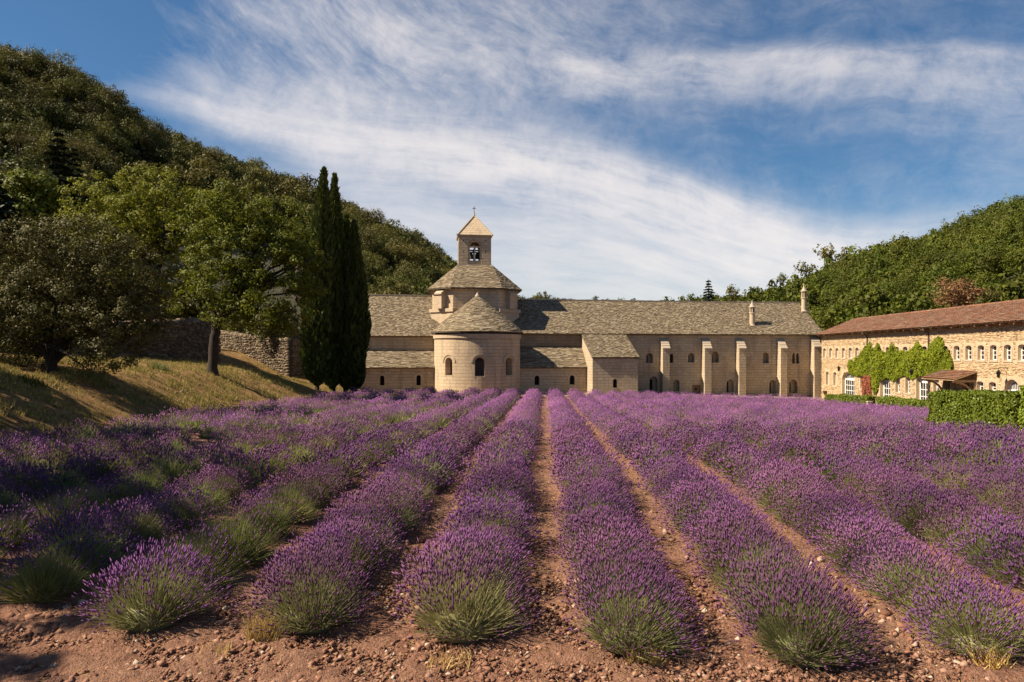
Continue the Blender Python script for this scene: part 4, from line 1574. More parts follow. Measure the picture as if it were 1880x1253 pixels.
mb.face([(2 * XR - XE, Y0 - .3, zE), (2 * XR - XE, Y1 + 4.4, zE), (XR, Y1 + 4.4, zR), (XR, Y0 - .3, zR)])
wr = mb.build('roof', M['slate_base'], wing)
V, Fq = [], []
pit = .215
nrow = 15
ncol = int((Y1 + 4.6 - Y0 + .3) / pit)
rt = random.Random(11)
sl_ = math.hypot(XR - XE, zR - zE)
nx, nz = -(zR - zE) / sl_, (XR - XE) / sl_
for c in range(ncol):
    yc = Y0 - .3 + (c + .5) * pit
    for r_ in range(nrow):
        t0, t1 = r_ / nrow - .004, min(1.0, (r_ + 1.18) / nrow)
        if yc > Y1 + .4 + 4.0 * (t0 + .05):
            continue
        jx, jy, lift = rt.uniform(-.02, .02) / nrow * 3, rt.uniform(-.014, .014), rt.uniform(0, .018)
        k = len(V)
        for (t, rad, off) in ((t0 + jx, pit * .46, .03 + lift), (t1 + jx, pit * .38, .0)):
            for i in range(5):
                a = math.pi * i / 4
                h = rad * .75 * math.sin(a) + off
                V.append((XE + (XR - XE) * t + nx * h, yc + jy - rad * math.cos(a), zE + .02 + (zR - zE) * t + nz * h))
        for i in range(4):
            Fq.append((k + i, k + i + 1, k + 6 + i, k + 5 + i))
        Fq.append((k, k + 1, k + 3, k + 4))
ob = put('clay_tiles', np_mesh('clay_tiles', np.array(V) - np.array(origin(wr)), np.array(Fq), M['tile']), wr)
ob['kind'] = 'stuff'
mb = MB()
y = Y0 - .3
while y < Y1 + 4.3:
    mb.tube([(XR, y, zR + .06), (XR, y + .42, zR + .03)], [.13, .11], 8)
    y += .38
mb.build('ridge_tiles', M['tile'], wr)
for p in (1593.5, 1706.5):
    Y = wy(p)
    mb = MB()
    mb.tube([(XE + .16, Y, zE - .06), (XW - .12, Y, zE - .4), (XW - .1, Y, zE - .6), (XW - .1, Y, Gf(XW, Y))], .055, 8)
    mb.box8([(XE + x, Y + yy, zz) for zz in (zE - .20, zE - .02) for (x, yy) in ((.06, -.14), (.3, -.14), (.3, .14), (.06, .14))])
    mb.build('drain_pipe', M['pipe'], wing)

# porch roof on curved brackets
pa, pb = 55.3, 60.0
px0 = XW - 1.75
pz1, pz0 = CZ - 1.24, CZ - 1.86
mb = MB()
mb.box8([(px0, pa, pz0 - .10), (XW, pa, pz1 - .10), (XW, pb, pz1 - .10), (px0, pb, pz0 - .10), (px0, pa, pz0 - .03), (XW, pa, pz1 - .03), (XW, pb, pz1 - .03), (px0, pb, pz0 - .03)])
pr = mb.build('porch_roof', M['beam'], wing)
V, Fq = [], []
for c in range(int((pb - pa) / .2)):
    yc = pa + .1 + c * .2
    for r_ in range(6):
        t0, t1 = r_ / 6 - .03, min(1.0, (r_ + 1.2) / 6)
        k = len(V)
        for (t, rad, off) in ((t0, .095, .04 + rt.uniform(0, .012)), (t1, .08, .0)):
            for i in range(5):
                a = math.pi * i / 4
                h = rad * .75 * math.sin(a) + off
                V.append((px0 + (XW - px0) * t, yc - rad * math.cos(a), pz0 - .03 + (pz1 - pz0) * t + h))
        for i in range(4):
            Fq.append((k + i, k + i + 1, k + 6 + i, k + 5 + i))
        Fq.append((k, k + 1, k + 3, k + 4))
ob = put('clay_tiles', np_mesh('clay_tiles', np.array(V) - np.array(origin(pr)), np.array(Fq), M['tile']), pr)
ob['kind'] = 'stuff'
for y in (pa + .25, pb - .25):
    mb = MB()
    pts = []
    for i in range(9):
        a = math.pi / 2 * i / 8
        pts.append((XW - .12 - 1.35 * (1 - math.cos(a)), y, pz0 - .22 - 1.45 * (1 - math.sin(a))))
    mb.tube(pts, .085, 6)
    mb.box8([(x, y + yy, zz) for zz in (pz0 - .22, pz0 - .06) for (x, yy) in ((px0 + .1, -.08), (XW, -.08), (XW, .08), (px0 + .1, .08))])
    mb.box8([(XW - .16 + x, y + yy, zz) for zz in (pz0 - 1.9, pz0 - .22) for (x, yy) in ((0, -.08), (.16, -.08), (.16, .08), (0, .08))])
    mb.build('porch_bracket', M['beam'], pr)


def lantern(px, py, label):
    Y = wy(px)
    z = wz(py, Y)
    X = XW - .62
    ro = empty('wall_lantern', (XW, Y, z + .5), label, 'lantern', 'lanterns on the tiled wing')
    m = MB()
    m.tube([(XW + .02, Y, z + .42), (XW - .3, Y, z + .50), (X, Y, z + .44), (X, Y, z + .28)], .018, 6)
    m.tube([(XW - .01, Y, z + .05), (XW - .2, Y, z + .32), (XW - .34, Y, z + .48)], .012, 5)
    m.build('bracket', M['iron'], ro)
    m = MB()
    for k in range(6):
        a = k * math.pi / 3
        m.tube([(X + .09 * math.cos(a), Y + .09 * math.sin(a), z - .18), (X + .14 * math.cos(a), Y + .14 * math.sin(a), z + .14)], .012, 4)
    m.lathe((X, Y, z + .13), [(.17, 0), (.17, .03), (.10, .10), (.04, .17), (.0, .2)], 6)
    m.lathe((X, Y, z - .23), [(.02, 0), (.08, .03), (.10, .06)], 6)
    m.build('cage', M['iron'], ro)
    m = MB()
    m.lathe((X, Y, z - .17), [(.075, 0), (.12, .30)], 6)
    m.build('pane', M['glass'], ro)


lantern(1551, 678, 'dark iron lantern above the widest arched white door')
lantern(1687, 684, 'dark iron lantern hanging before the green creeper')
lantern(1850, 688, 'dark iron lantern above the low arched door beyond the hedge')
# two framed notices beside the last door
for p in (1837, 1846):
    Y = wy(p) + .55
    mb = MB()
    z = wz(719.5, Y)
    mb.box8([(XW - .075 + x, Y + yy, z + zz) for zz in (-.3, .14) for (x, yy) in ((0, -.16), (.03, -.16), (.03, .16), (0, .16))])
    no = mb.build('notice_frame', M['white'], wing)
    mb = MB()
    mb.box8([(XW - .081 + x, Y + yy, z + zz) for zz in (-.2, .08) for (x, yy) in ((0, -.11), (.005, -.11), (.005, .11), (0, .11))])
    mb.build('notice', M['dark'], no)


# ------------------------------------------------------------------ dry stone wall along the top of the bank
def stone_wall(pts, tops, label, thick=0.6, cap=True, seed=3):
    """pts: plan points; tops: heights of the top at them."""
    rs = random.Random(seed)
    ro = empty('dry_stone_wall', (pts[0][0], pts[0][1], Gf(*pts[0])), label, 'wall')
    core = MB()
    V, Fq, Vc, Fc = [], [], [], []
    for (p, q, tp, tq) in zip(pts, pts[1:], tops, tops[1:]):
        p, q = Vector((*p, 0)), Vector((*q, 0))
        L = (q - p).length
        d = (q - p) / L
        n = Vector((d.y, -d.x, 0))
        m = max(1, int(L / 2))
        for i in range(m):
            a, b = i / m, (i + 1) / m
            pa_, pb_ = p.lerp(q, a), p.lerp(q, b)
            ga, gb = Gf(pa_.x, pa_.y) - .5, Gf(pb_.x, pb_.y) - .5
            ta, tb = tp + (tq - tp) * a - .05, tp + (tq - tp) * b - .05
            w = n * (thick / 2 - .08)
            core.box8([(pa_ + w).to_tuple()[:2] + (ga,), (pb_ + w).to_tuple()[:2] + (gb,), (pb_ - w).to_tuple()[:2] + (gb,), (pa_ - w).to_tuple()[:2] + (ga,),
                       (pa_ + w).to_tuple()[:2] + (ta,), (pb_ + w).to_tuple()[:2] + (tb,), (pb_ - w).to_tuple()[:2] + (tb,), (pa_ - w).to_tuple()[:2] + (ta,)])
        zlo = min(Gf(p.x, p.y), Gf(q.x, q.y)) - .4
        z = zlo
        while z < max(tp, tq):
            h = rs.uniform(.13, .26)
            s = -.1
            while s < L:
                w = rs.uniform(.2, .62)
                sc = s + w / 2
                top = tp + (tq - tp) * min(1, max(0, sc / L))
                c = p + d * sc
                zo = rs.uniform(-.06, .06)
                if z + h * .7 < top and z + h > Gf(c.x, c.y) - .2:
                    for side in (1, -1):
                        o = n * side
                        pr = thick / 2 + rs.uniform(-.03, .05)
                        k = len(V)
                        j = lambda e=.02: rs.uniform(-e, e)
                        for (e, f) in ((.01, 0), (w - .01, 0), (w - .01, h - .012), (.01, h - .012)):
                            V.append(tuple(p + d * (s + e) + o * (pr - .14) + Vector((0, 0, z + f + zo))))
                        for (e, f) in ((.035, .02), (w - .035, .02), (w - .035, h - .035), (.035, h - .035)):
                            V.append(tuple(p + d * (s + e + j()) + o * (pr + j(.015)) + Vector((0, 0, z + f + zo + j(.035)))))
                        Fq += [(k + 4, k + 5, k + 6, k + 7)] + [(k + i, k + (i + 1) % 4, k + 4 + (i + 1) % 4, k + 4 + i) for i in range(4)]
                s += w
            z += h
        if cap:
            s = 0
            while s < L:
                w = rs.uniform(.25, .6)
                c = p + d * (s + w / 2)
                top = tp + (tq - tp) * min(1, (s + w / 2) / L)
                hh = rs.uniform(.1, .28)
                k = len(Vc)
                for zz, sh in ((top - .12, 1.0), (top + hh, rs.uniform(.6, .9))):
                    for (e, f) in ((-1, 1), (1, 1), (1, -1), (-1, -1)):
                        Vc.append(tuple(c + d * (e * w * .48 * sh) + n * (f * (thick / 2 + .02) * sh) + Vector((0, 0, zz + rs.uniform(-.03, .03)))))
                Fc += [(k + 4, k + 5, k + 6, k + 7)] + [(k + i, k + (i + 1) % 4, k + 4 + (i + 1) % 4, k + 4 + i) for i in range(4)]
                s += w
    o0 = np.array(origin(ro))
    core.build('core', M['wallcore'], ro)
    a = put('stones', np_mesh('stones', np.array(V) - o0, np.array(Fq), M['drystone']), ro)
    a['kind'] = 'stuff'
    if Vc:
        b = put('coping_stones', np_mesh('coping_stones', np.array(Vc) - o0, np.array(Fc), M['drystone']), ro)
        b['kind'] = 'stuff'


def pxy(px, Y):
    return ((px - VPX) / FPX * Y, Y)


def zpy(py, Y):
    return CZ + (VPY - py) / FPX * Y


stone_wall([pxy(533, 78), pxy(437, 84), pxy(385, 90)], [zpy(625, 78), zpy(614, 84), zpy(606, 90)], 'tall sunlit dry stone wall ending beside the cypresses')
stone_wall([pxy(533, 78.1), (pxy(533, 78.1)[0], 84.5)], [zpy(625, 78), zpy(625, 78)], 'short shaded return of the stone wall behind the cypresses', seed=5)
stone_wall([pxy(398, 66), pxy(385, 63), pxy(300, 56), pxy(0, 46), pxy(-300, 38)], [zpy(592, 66), zpy(588, 63), zpy(592, 56), zpy(605, 46), zpy(600, 38)], 'long shaded dry stone wall along the bank behind the trees', seed=4)

# ------------------------------------------------------------------ the trees on the bank
b1 = Vector(pxy(90, 37) + (0,))
b1.z = Gf(b1.x, b1.y)
Yh = 37
tr1 = [(b1.x, b1.y, b1.z), tuple(at(93, 670, Yh)), tuple(at(99, 636, Yh))]
tree('holm_oak', b1,
     [lob(50, 480, Yh, 85, 75), lob(150, 450, Yh, 90, 55), lob(215, 500, Yh, 75, 70), lob(95, 560, Yh, 120, 75), lob(222, 575, Yh, 80, 70), lob(10, 570, Yh, 90, 75), lob(190, 640, Yh, 60, 42, None, -.8), lob(265, 570, Yh, 48, 60), lob(30, 620, Yh, 80, 40)],
     tr1, 1000, 76, 0.40, 0.058, 'holm', 'spreading dark holm oak in the shade on the bank, its foliage hanging low', 'tree', None, 21, 10, 0.30, fill=.55)
root = bpy.data.objects['holm_oak']
mb = MB()
mb.tube([at(97, 645, Yh), at(88, 610, Yh), at(70, 560, Yh), at(40, 500, Yh)], [.26, .2, .13, .04], 8)
mb.tube([at(98, 645, Yh), at(118, 612, Yh), at(140, 570, Yh), at(180, 510, Yh)], [.24, .2, .13, .04], 8)
mb.build('limb', M['bark'], root, True)

Yo = 52
b2_ = Vector(pxy(390, Yo) + (0,))
b2_.z = Gf(b2_.x, b2_.y)
tr2 = [tuple(b2_), tuple(at(392, 640, Yo)), tuple(at(397, 600, Yo)), tuple(at(412, 570, Yo)), tuple(at(436, 540, Yo)), tuple(at(452, 515, Yo))]
tree('downy_oak', b2_,
     [lob(430, 395, Yo, 75, 60), lob(505, 425, Yo, 70, 62), lob(556, 505, Yo, 52, 52), lob(470, 530, Yo, 95, 62), lob(395, 500, Yo, 70, 62), lob(545, 460, Yo, 55, 45), lob(380, 430, Yo, 55, 60), lob(455, 470, Yo, 80, 60), lob(535, 585, Yo, 48, 45), lob(455, 582, Yo, 70, 30), lob(360, 560, Yo, 50, 34)],
     tr2, 420, 100, 0.58, 0.085, 'oak', 'leafy oak with a bent trunk on the crest of the bank, left of the cypresses', 'tree', None, 33, 22, 0.30, fill=.75, asp=.7)
mb = MB()
root = bpy.data.objects['downy_oak']
mb.tube([at(402, 595, Yo), at(385, 560, Yo), at(372, 520, Yo), at(360, 480, Yo)], [.2, .16, .1, .04], 8)
mb.tube([at(436, 540, Yo), at(470, 530, Yo), at(510, 520, Yo)], [.16, .12, .04], 8)
mb.build('limb', M['bark'], root, True)

Yp = 60
b3 = Vector(pxy(283, Yp) + (0,))
b3.z = Gf(b3.x, b3.y)
tr3 = [tuple(b3), tuple(at(284, 590, Yp)), tuple(at(282, 530, Yp)), tuple(at(284, 480, Yp)), tuple(at(292, 440, Yp))]
tree('downy_oak', b3,
     [lob(185, 370, Yp, 65, 48), lob(262, 348, Yp, 60, 42), lob(330, 365, Yp, 62, 48), lob(215, 425, Yp, 85, 60), lob(320, 440, Yp, 80, 65), lob(158, 420, Yp, 50, 50), lob(270, 500, Yp, 90, 50), lob(370, 400, Yp, 50, 50), lob(270, 410, Yp, 90, 60), lob(330, 520, Yp, 60, 45)],
     tr3, 470, 100, 0.60, 0.09, 'oak', 'big broad oak rising behind the holm oak, its top sunlit', 'tree', None, 35, 22, 0.32, fill=.7, asp=.7)
Yq = 66
bb = Vector(pxy(440, Yq) + (0,))
# grey-green shrubby tree beyond the wall
ys_ = 80
bb = Vector(pxy(510, ys_) + (0,))
bb.z = Gf(bb.x, bb.y)
tree('grey_leaved_tree', bb, [lob(505, 590, ys_, 38, 26), lob(535, 600, ys_, 30, 22), lob(485, 605, ys_, 28, 22), lob(515, 572, ys_, 26, 16)],
     [tuple(bb), tuple(at(510, 620, ys_)), tuple(at(512, 600, ys_))], 170, 34, .5, .14, 'olive', 'small pale grey-green tree showing above the stone wall', 'tree', None, 36, 6, .14)
for i, (px, py, Y, rx, rz, m_, lab) in enumerate((
        (62, 352, 72, 48, 34, 'bright', 'light green leafy tree between the left-hand firs and the holm oak'),
        (20, 330, 78, 50, 40, 'hilloak', 'dark bushy tree at the left edge above the holm oak'),
        (430, 592, 93, 60, 34, 'hilloak', 'dark low tree beyond the sunlit stone wall'),
        (340, 560, 72, 60, 40, 'hilloak', 'dark shrubby tree between the two oak trunks behind the wall'),
        (120, 470, 70, 90, 60, 'hilloak', 'dark tree hidden behind the holm oak'),
        (570, 430, 92, 40, 50, 'hilloak', 'dark evergreen tree between the oak and the cypresses'),
        (240, 560, 74, 70, 50, 'hilloak', 'dark evergreen tree behind the wall left of the far oak trunk'))):
    b = Vector(pxy(px, Y) + (0,))
    b.z = Gf(b.x, b.y)
    p = at(px, py, Y)
    tree('broadleaf_tree', b, [lob(px, py, Y, rx, rz), lob(px - rx * .6, py + rz * .5, Y, rx * .7, rz * .8), lob(px + rx * .6, py + rz * .4, Y, rx * .7, rz * .8), lob(px, py + rz * 1.1, Y, rx * .9, rz * .8)],
         [tuple(b), tuple(b.lerp(p, .5)), tuple(p)], 200, 34, .75, .2, m_, lab, 'tree', None, 60 + i, 6, .2)
# the trees that stand on the bank just outside the left edge and shade the near rows
for i, (x, y, h, rr) in enumerate(((-20.6, 4.2, 14.0, 4.4), (-19.8, 9.6, 14.5, 4.4), (-21.0, 14.6, 14.0, 4.0), (-26.5, 22.5, 13.5, 3.6), (-19.5, -4.0, 14.0, 4.6), (-31.5, 29.0, 10.5, 3.6), (-36.5, 37.0, 10.0, 3.6))):
    b = Vector((x, y, Gf(x, y)))
    c = b.z + h
    tree('roadside_oak', b, [(x, y, c - 2.4, rr * .7, rr * .7, 2.4), (x - 1.5, y + 1, c - 4.5, rr * .8, rr * .8, 2.6), (x + 1.4, y - 1, c - 4.8, rr * .85, rr * .85, 2.8), (x, y, c - 7.2, rr, rr, 2.6)],
         [tuple(b), (x + .2, y, b.z + h * .3), (x - .1, y, b.z + h * .55)], (140, 140, 100, 150, 200, 220, 220)[i], 22, .72, .22, 'oak', ('tall oak on the bank level with the second lavender bushes', 'tallest oak beside the near end of the field', 'oak on the near bank farther from the road', 'oak set back on the bank before the holm oak', 'oak behind the camera on the near bank', 'oak outside the left edge that shades the foot of the bank', 'oak outside the left edge behind the holm oak')[i], 'tree', 'oaks beside the near end of the field', 80 + i, 6, .3)


# ------------------------------------------------------------------ cypresses
def cypress(px, Y, ytop, w, label, seed, lean=0.0, ybase=None):
    x, y = pxy(px, Y)
    g = Gf(x, y)
    H = zpy(ytop, Y) - g
    r = np.random.default_rng(seed)
    rm = w / 2 * Y / FPX
    ro = empty('cypress', (x, y, g), label, 'tree', None)
    n = 9500
    t = r.random(n) ** 0.85
    prof = np.interp(t, [0, .03, .08, .25, .45, .65, .82, .93, 1], [.15, .6, .85, 1, .95, .72, .42, .2, .03])
    a = r.uniform(0, 2 * np.pi, n)
    lump = 1 + .34 * fbm(np.cos(a) * 2.4 + seed, np.sin(a) * 2.4, t * H * .35, 3)
    rad = rm * prof * lump * (0.72 + .28 * r.random(n) ** .5)
    zc = .5 + t * (H - .5)
    lx = lean * t ** 2 + .12 * np.sin(t * 6 + seed)
    C = np.stack([np.cos(a) * rad + lx, np.sin(a) * rad, zc], -1)
    up = np.stack([np.cos(a) * .35, np.sin(a) * .35, np.ones(n)], -1) + r.normal(size=(n, 3)) * .22
    up /= np.linalg.norm(up, axis=1, keepdims=True)
    side = np.cross(up, r.normal(size=(n, 3)))
    side /= np.linalg.norm(side, axis=1, keepdims=True)
    L = (.29 * r.uniform(.5, 1.7, n))[:, None]
    V = np.stack([C - up * L * .6, C + side * L * .32, C + up * L, C - side * L * .32], 1).reshape(-1, 3)
    put('crown', np_mesh('crown', V, np.arange(4 * n).reshape(n, 4), M['cypress']), ro)
    mb = MB()
    m = 16
    tp = [(x + float(np.interp(k / m, [0, 1], [0, lean])) * (k / m), y, g + .9 + k / m * (H - 1.6)) for k in range(m + 1)]
    rp = [max(.02, rm * .66 * float(np.interp(k / m, [0, .05, .25, .45, .65, .82, .93, 1], [.3, .75, 1, .95, .7, .38, .15, .02]))) for k in range(m + 1)]
    mb.tube(tp, rp, 10)
    mb.build('inner_branches', M['fir'], ro, True)
    mb = MB()
    mb.tube([(x, y, g - .3), (x, y, g + 1.4)], [.22, .16], 8)
    mb.build('trunk', M['bark'], ro, True)


cypress(582, 66.5, 313, 56, 'tallest cypress, leftmost of the dark group', 3, .55)
cypress(612, 68.0, 324, 43, 'slender cypress second from the left of the group', 5, .25)
cypress(634, 69.0, 398, 38, 'shorter cypress between two others, second from the right of the group', 8)
cypress(652, 67.5, 410, 42, 'dark cypress nearest the church, rightmost of the group', 11)


# ------------------------------------------------------------------ conifers
def conifer(px, Y, ybase, ytop, w, label, seed, base=None, mat='fir', tiers=16):
    b = base if base is not None else Vector(pxy(px, Y) + (zpy(ybase, Y),))
    H = zpy(ytop, Y) - b.z if base is None else (ybase - ytop) / FPX * b.y
    rm = w / 2 / FPX * b.y
    r = np.random.default_rng(seed)
    ro = empty('conifer', b, label, 'tree')
    C, N = [], []
    for k in range(tiers):
        t = k / tiers
        R_ = rm * (1 - t) ** .8 + .1
        z = H * (.12 + .86 * t)
        nb = max(5, int(11 * (1 - t) + 4))
        for j in range(nb):
            a = r.uniform(0, 2 * np.pi)
            ln = R_ * r.uniform(.6, 1.15)
            m = int(34 + 50 * (1 - t))
            s = r.random(m) ** .7
            wd = .16 * ln * (1 - .6 * s)
            q = r.normal(size=(m, 3)) * np.stack([wd, wd, wd * .25], -1)
            C.append(np.stack([np.cos(a) * s * ln, np.sin(a) * s * ln, z - .22 * ln * s ** 1.5 + 0 * s], -1) + q)
            N.append(np.tile([np.cos(a) * .3, np.sin(a) * .3, 1.0], (m, 1)) + r.normal(size=(m, 3)) * .35)
    C, N = np.concatenate(C), np.concatenate(N)
    V, F = leaf_quads(C, N, H * .022 + .06, .5, r)
    put('crown', np_mesh('crown', V, F, M[mat]), ro)
    mb = MB()
    mb.tube([tuple(b - Vector((0, 0, .5))), tuple(b + Vector((0, 0, H * .5))), tuple(b + Vector((0, 0, H * .99)))], [H * .018, H * .011, .02], 8)
    mb.build('trunk', M['bark'], ro, True)


conifer(105, 84, 450, 232, 100, 'tall tiered fir with bare leader on the lower left slope', 1, HL.find(105, 450))
conifer(134, 86, 430, 262, 60, 'slim fir beside the tallest fir on the left slope', 2, HL.find(134, 430))
conifer(252, 90, 330, 245, 50, 'thin pale fir half way up the left hill', 4, HL.find(252, 335))
conifer(-12, 62, 470, 300, 150, 'dark cedar with flat boughs at the left edge of the view', 6)
conifer(1301, 150, 600, 510, 46, 'pointed dark fir standing above the long abbey roof', 7, Vector(pxy(1301, 150) + (zpy(600, 150),)))

# ------------------------------------------------------------------ trees of the hills
def variant(kind, seed, fine=True):
    """A unit tree (crown about 1 m across its half width): (crown V, F), trunk mesh."""
    r = np.random.default_rng(seed)
    if kind == 'pine':
        lobes = [(r.uniform(-.5, .5), r.uniform(-.5, .5), 1.5 + r.uniform(-.25, .4), .55, .55, .3) for _ in range(6)]
        V, F, cc = crown_arr(lobes, *((100, 18, .25, .046) if fine else (44, 9, .28, .095)), seed, fill=.6, asp=.5)
    elif kind == 'bright':
        lobes = [(r.uniform(-.5, .5), r.uniform(-.5, .5), .95 + r.uniform(-.4, .6), .5, .5, .42) for _ in range(6)]
        V, F, cc = crown_arr(lobes, *((120, 20, .21, .041) if fine else (60, 8, .24, .09)), seed, fill=.45, asp=.7)
    else:
        lobes = [(r.uniform(-.5, .5), r.uniform(-.5, .5), .8 + r.uniform(-.35, .5), .5, .5, .4) for _ in range(6)]
        V, F, cc = crown_arr(lobes, *((115, 20, .21, .041) if fine else (56, 8, .24, .09)), seed, fill=.45, asp=.65)
    return V, F, cc


def trunk_mesh(name, h, rad, seed, cc):
    mb = MB()
    rr = random.Random(seed)
    mb.tube([(0, 0, -.3), (.03, 0, h * .5), (rr.uniform(-.08, .08), rr.uniform(-.08, .08), h)], [rad, rad * .7, rad * .35], 6)
    for k in range(4):
        c = cc[rr.randrange(len(cc))]
        mb.tube([(.0, 0, h * rr.uniform(.45, .85)), (c[0] * .9, c[1] * .9, c[2])], [rad * .45, rad * .12], 4)
    o = mb.build(name, M['bark'])
    me = o.data
    bpy.data.objects.remove(o)
    return me


def merge(tmpl, pos, scl, rot, tints):
    """Joined copies of the template arrays (list of (V, F))."""
    Vs, Fs, Ts, off = [], [], [], 0
    pick = rng.integers(0, len(tmpl), len(pos))
    for p, s, a, k, tn in zip(pos, scl, rot, pick, tints):
        V, F = tmpl[k][0], tmpl[k][1]
        c, q = math.cos(a), math.sin(a)
        W_ = np.empty_like(V)
        W_[:, 0] = (V[:, 0] * c - V[:, 1] * q) * s[0] + p[0]
        W_[:, 1] = (V[:, 0] * q + V[:, 1] * c) * s[0] + p[1]
        W_[:, 2] = V[:, 2] * s[1] + p[2]
        Vs.append(W_)
        Fs.append(F + off)
        Ts.append(np.full(len(V), tn, np.float32))
        off += len(V)
    return np.concatenate(Vs), np.concatenate(Fs), np.concatenate(Ts)


def scatter(hill, pxa, pxb, sp0, seed):
    """Points over a hill, about evenly spaced on the ground."""
    r = np.random.default_rng(seed)
    n = 60000
    px, t = r.uniform(pxa, pxb, n), r.uniform(0.0, 1.06, n)
    p = hill.P(px, t)
    # keep by cell so that spacing is even
    key, out = {}, []
    for i in range(n):
        d = p[i, 1]
        sp = sp0 * (1 + max(0, d - 120) / 500)
        cx, cy = int(p[i, 0] / sp), int(p[i, 1] / sp)
        ok = True
        for ax in (-1, 0, 1):
            for ay in (-1, 0, 1):
                j = key.get((cx + ax, cy + ay, int(d / 60)))
                if j is not None and (p[i, 0] - p[j, 0]) ** 2 + (p[i, 1] - p[j, 1]) ** 2 < (sp * .8) ** 2:
                    ok = False
        if ok:
            key[(cx, cy, int(d / 60))] = i
            out.append(i)
    q = p[out]
    return q, px[out], t[out]


def hill_woods(hill, pxa, pxb, sp, seed, kinds, occl, zones, stuff_name, stuff_label):
    q, px, t = scatter(hill, pxa, pxb, sp, seed)
    r = np.random.default_rng(seed + 1)
    n = len(q)
    py = VPY - (q[:, 2] + 3 - CZ) / q[:, 1] * FPX
    rad = sp * .52 * r.uniform(.6, 1.5, n) * (1 + np.maximum(0, q[:, 1] - 120) / 500)
    pn = fbm(q[:, 0] * .03, q[:, 1] * .03, seed, 2)
    kidx = np.zeros(n, int)
    cum = 0
    u = r.random(n) * .7 + .3 * (pn * .5 + .5)
    for k, kd in enumerate(kinds):
        kidx[(u >= cum) & (u < cum + kd['share'])] = k
        cum += kd['share']
    size = rad / q[:, 1] * FPX
    vis = (py < np.interp(px, occl[0], occl[1])) & (px > -25) & (px < 1905)
    indiv = np.zeros(n, bool)
    for k, kd in enumerate(kinds):
        c = np.where(vis & (kidx == k))[0]
        c = c[np.argsort(-size[c])][:kd['n']]
        indiv[c] = True
        vs = [variant(kd['shape'], seed * 10 + k * 7 + s) for s in range(5)]
        mes = [np_mesh('crown', V, F, M[kd['mat']]) for V, F, cc in vs]
        tms = [trunk_mesh('trunk', 1.3 if kd['shape'] == 'pine' else .8, .07 if kd['shape'] == 'pine' else .06, s, vs[s][2]) for s in range(5)]
        for i in c:
            s = int(r.integers(0, 5))
            f = float(rad[i])
            zone = next(z for z in zones if px[i] < z[0])
            hgt = 'near the skyline' if t[i] > .82 else 'half way up' if t[i] > .4 else 'low'
            bs = 'large' if size[i] > np.median(size[c]) else 'small'
            lab = f"{bs} {kd['label']}, {hgt} {zone[1]}"
            o = empty(kd['name'], tuple(q[i]), lab, 'tree', f"{bs} {kd['group']}, {hgt} {zone[1]}")
            o.scale = (f, f, f * float(r.uniform(.85, 1.3)))
            o.rotation_euler = (0, 0, float(r.uniform(0, 6.28)))
            put('crown', mes[s], o)
            put('trunk', tms[s], o)
        kd['vs'] = [variant(kd['shape'], seed * 10 + k * 7 + s + 500, False) for s in range(4)]
    for k, kd in enumerate(kinds):
        c = np.where(~indiv & (kidx == k))[0]
        c = c[(py[c] < np.interp(px[c], occl[0], occl[1]) + 60) | (px[c] < -20) | (px[c] > 1900)]
        if len(c) == 0:
            continue
        V, F, T = merge([(v[0].astype(np.float32), v[1]) for v in kd['vs']], q[c], np.stack([rad[c], rad[c] * r.uniform(.85, 1.3, len(c))], -1), r.uniform(0, 6.28, len(c)), r.random(len(c)))
        o = put(stuff_name, np_mesh(stuff_name, V, F, M[kd['mat']], False, T))
        tag(o, stuff_label, None, None, 'stuff')
    return n


occL = ([-400, 0, 130, 250, 350, 450, 560, 600, 672, 673, 790, 830, 900, 1230], [640, 400, 335, 315, 325, 345, 370, 480, 540, 545, 545, 540, 553, 556])
nL = hill_woods(HL, -260, 1225, 4.9, 5,
                [dict(shape='oak', share=.62, n=240, mat='hilloak', name='evergreen_oak', label='dark rounded evergreen oak', group='evergreen oaks'),
                 dict(shape='pine', share=.38, n=150, mat='hillpine', name='pine_tree', label='olive pine with clumped crown', group='pines')],
                occL, ((180, 'above the holm oak'), (400, 'above the two oaks'), (640, 'above the cypresses'), (9999, 'beside the church tower')), 'hillside_woods', 'dense dark evergreen woods covering the left hill')
occR = ([1100, 1240, 1480, 1510, 1560, 1880, 2200], [550, 552, 557, 606, 588, 560, 530])
nR = hill_woods(HR, 1215, 2080, 5.2, 8,
                [dict(shape='bright', share=.8, n=230, mat='bright', name='leafy_tree', label='bright green leafy tree', group='leafy trees'),
                 dict(shape='oak', share=.2, n=50, mat='hilloak', name='evergreen_oak', label='dull olive evergreen tree', group='evergreens')],
                occR, ((1490, 'behind the chimneys'), (1640, 'above the creeper end of the wing'), (1770, 'above the russet tree'), (9999, 'above the right end of the tiled roof')), 'slope_woods', 'dense bright green woods covering the right slope')
print('hill trees', nL, nR)


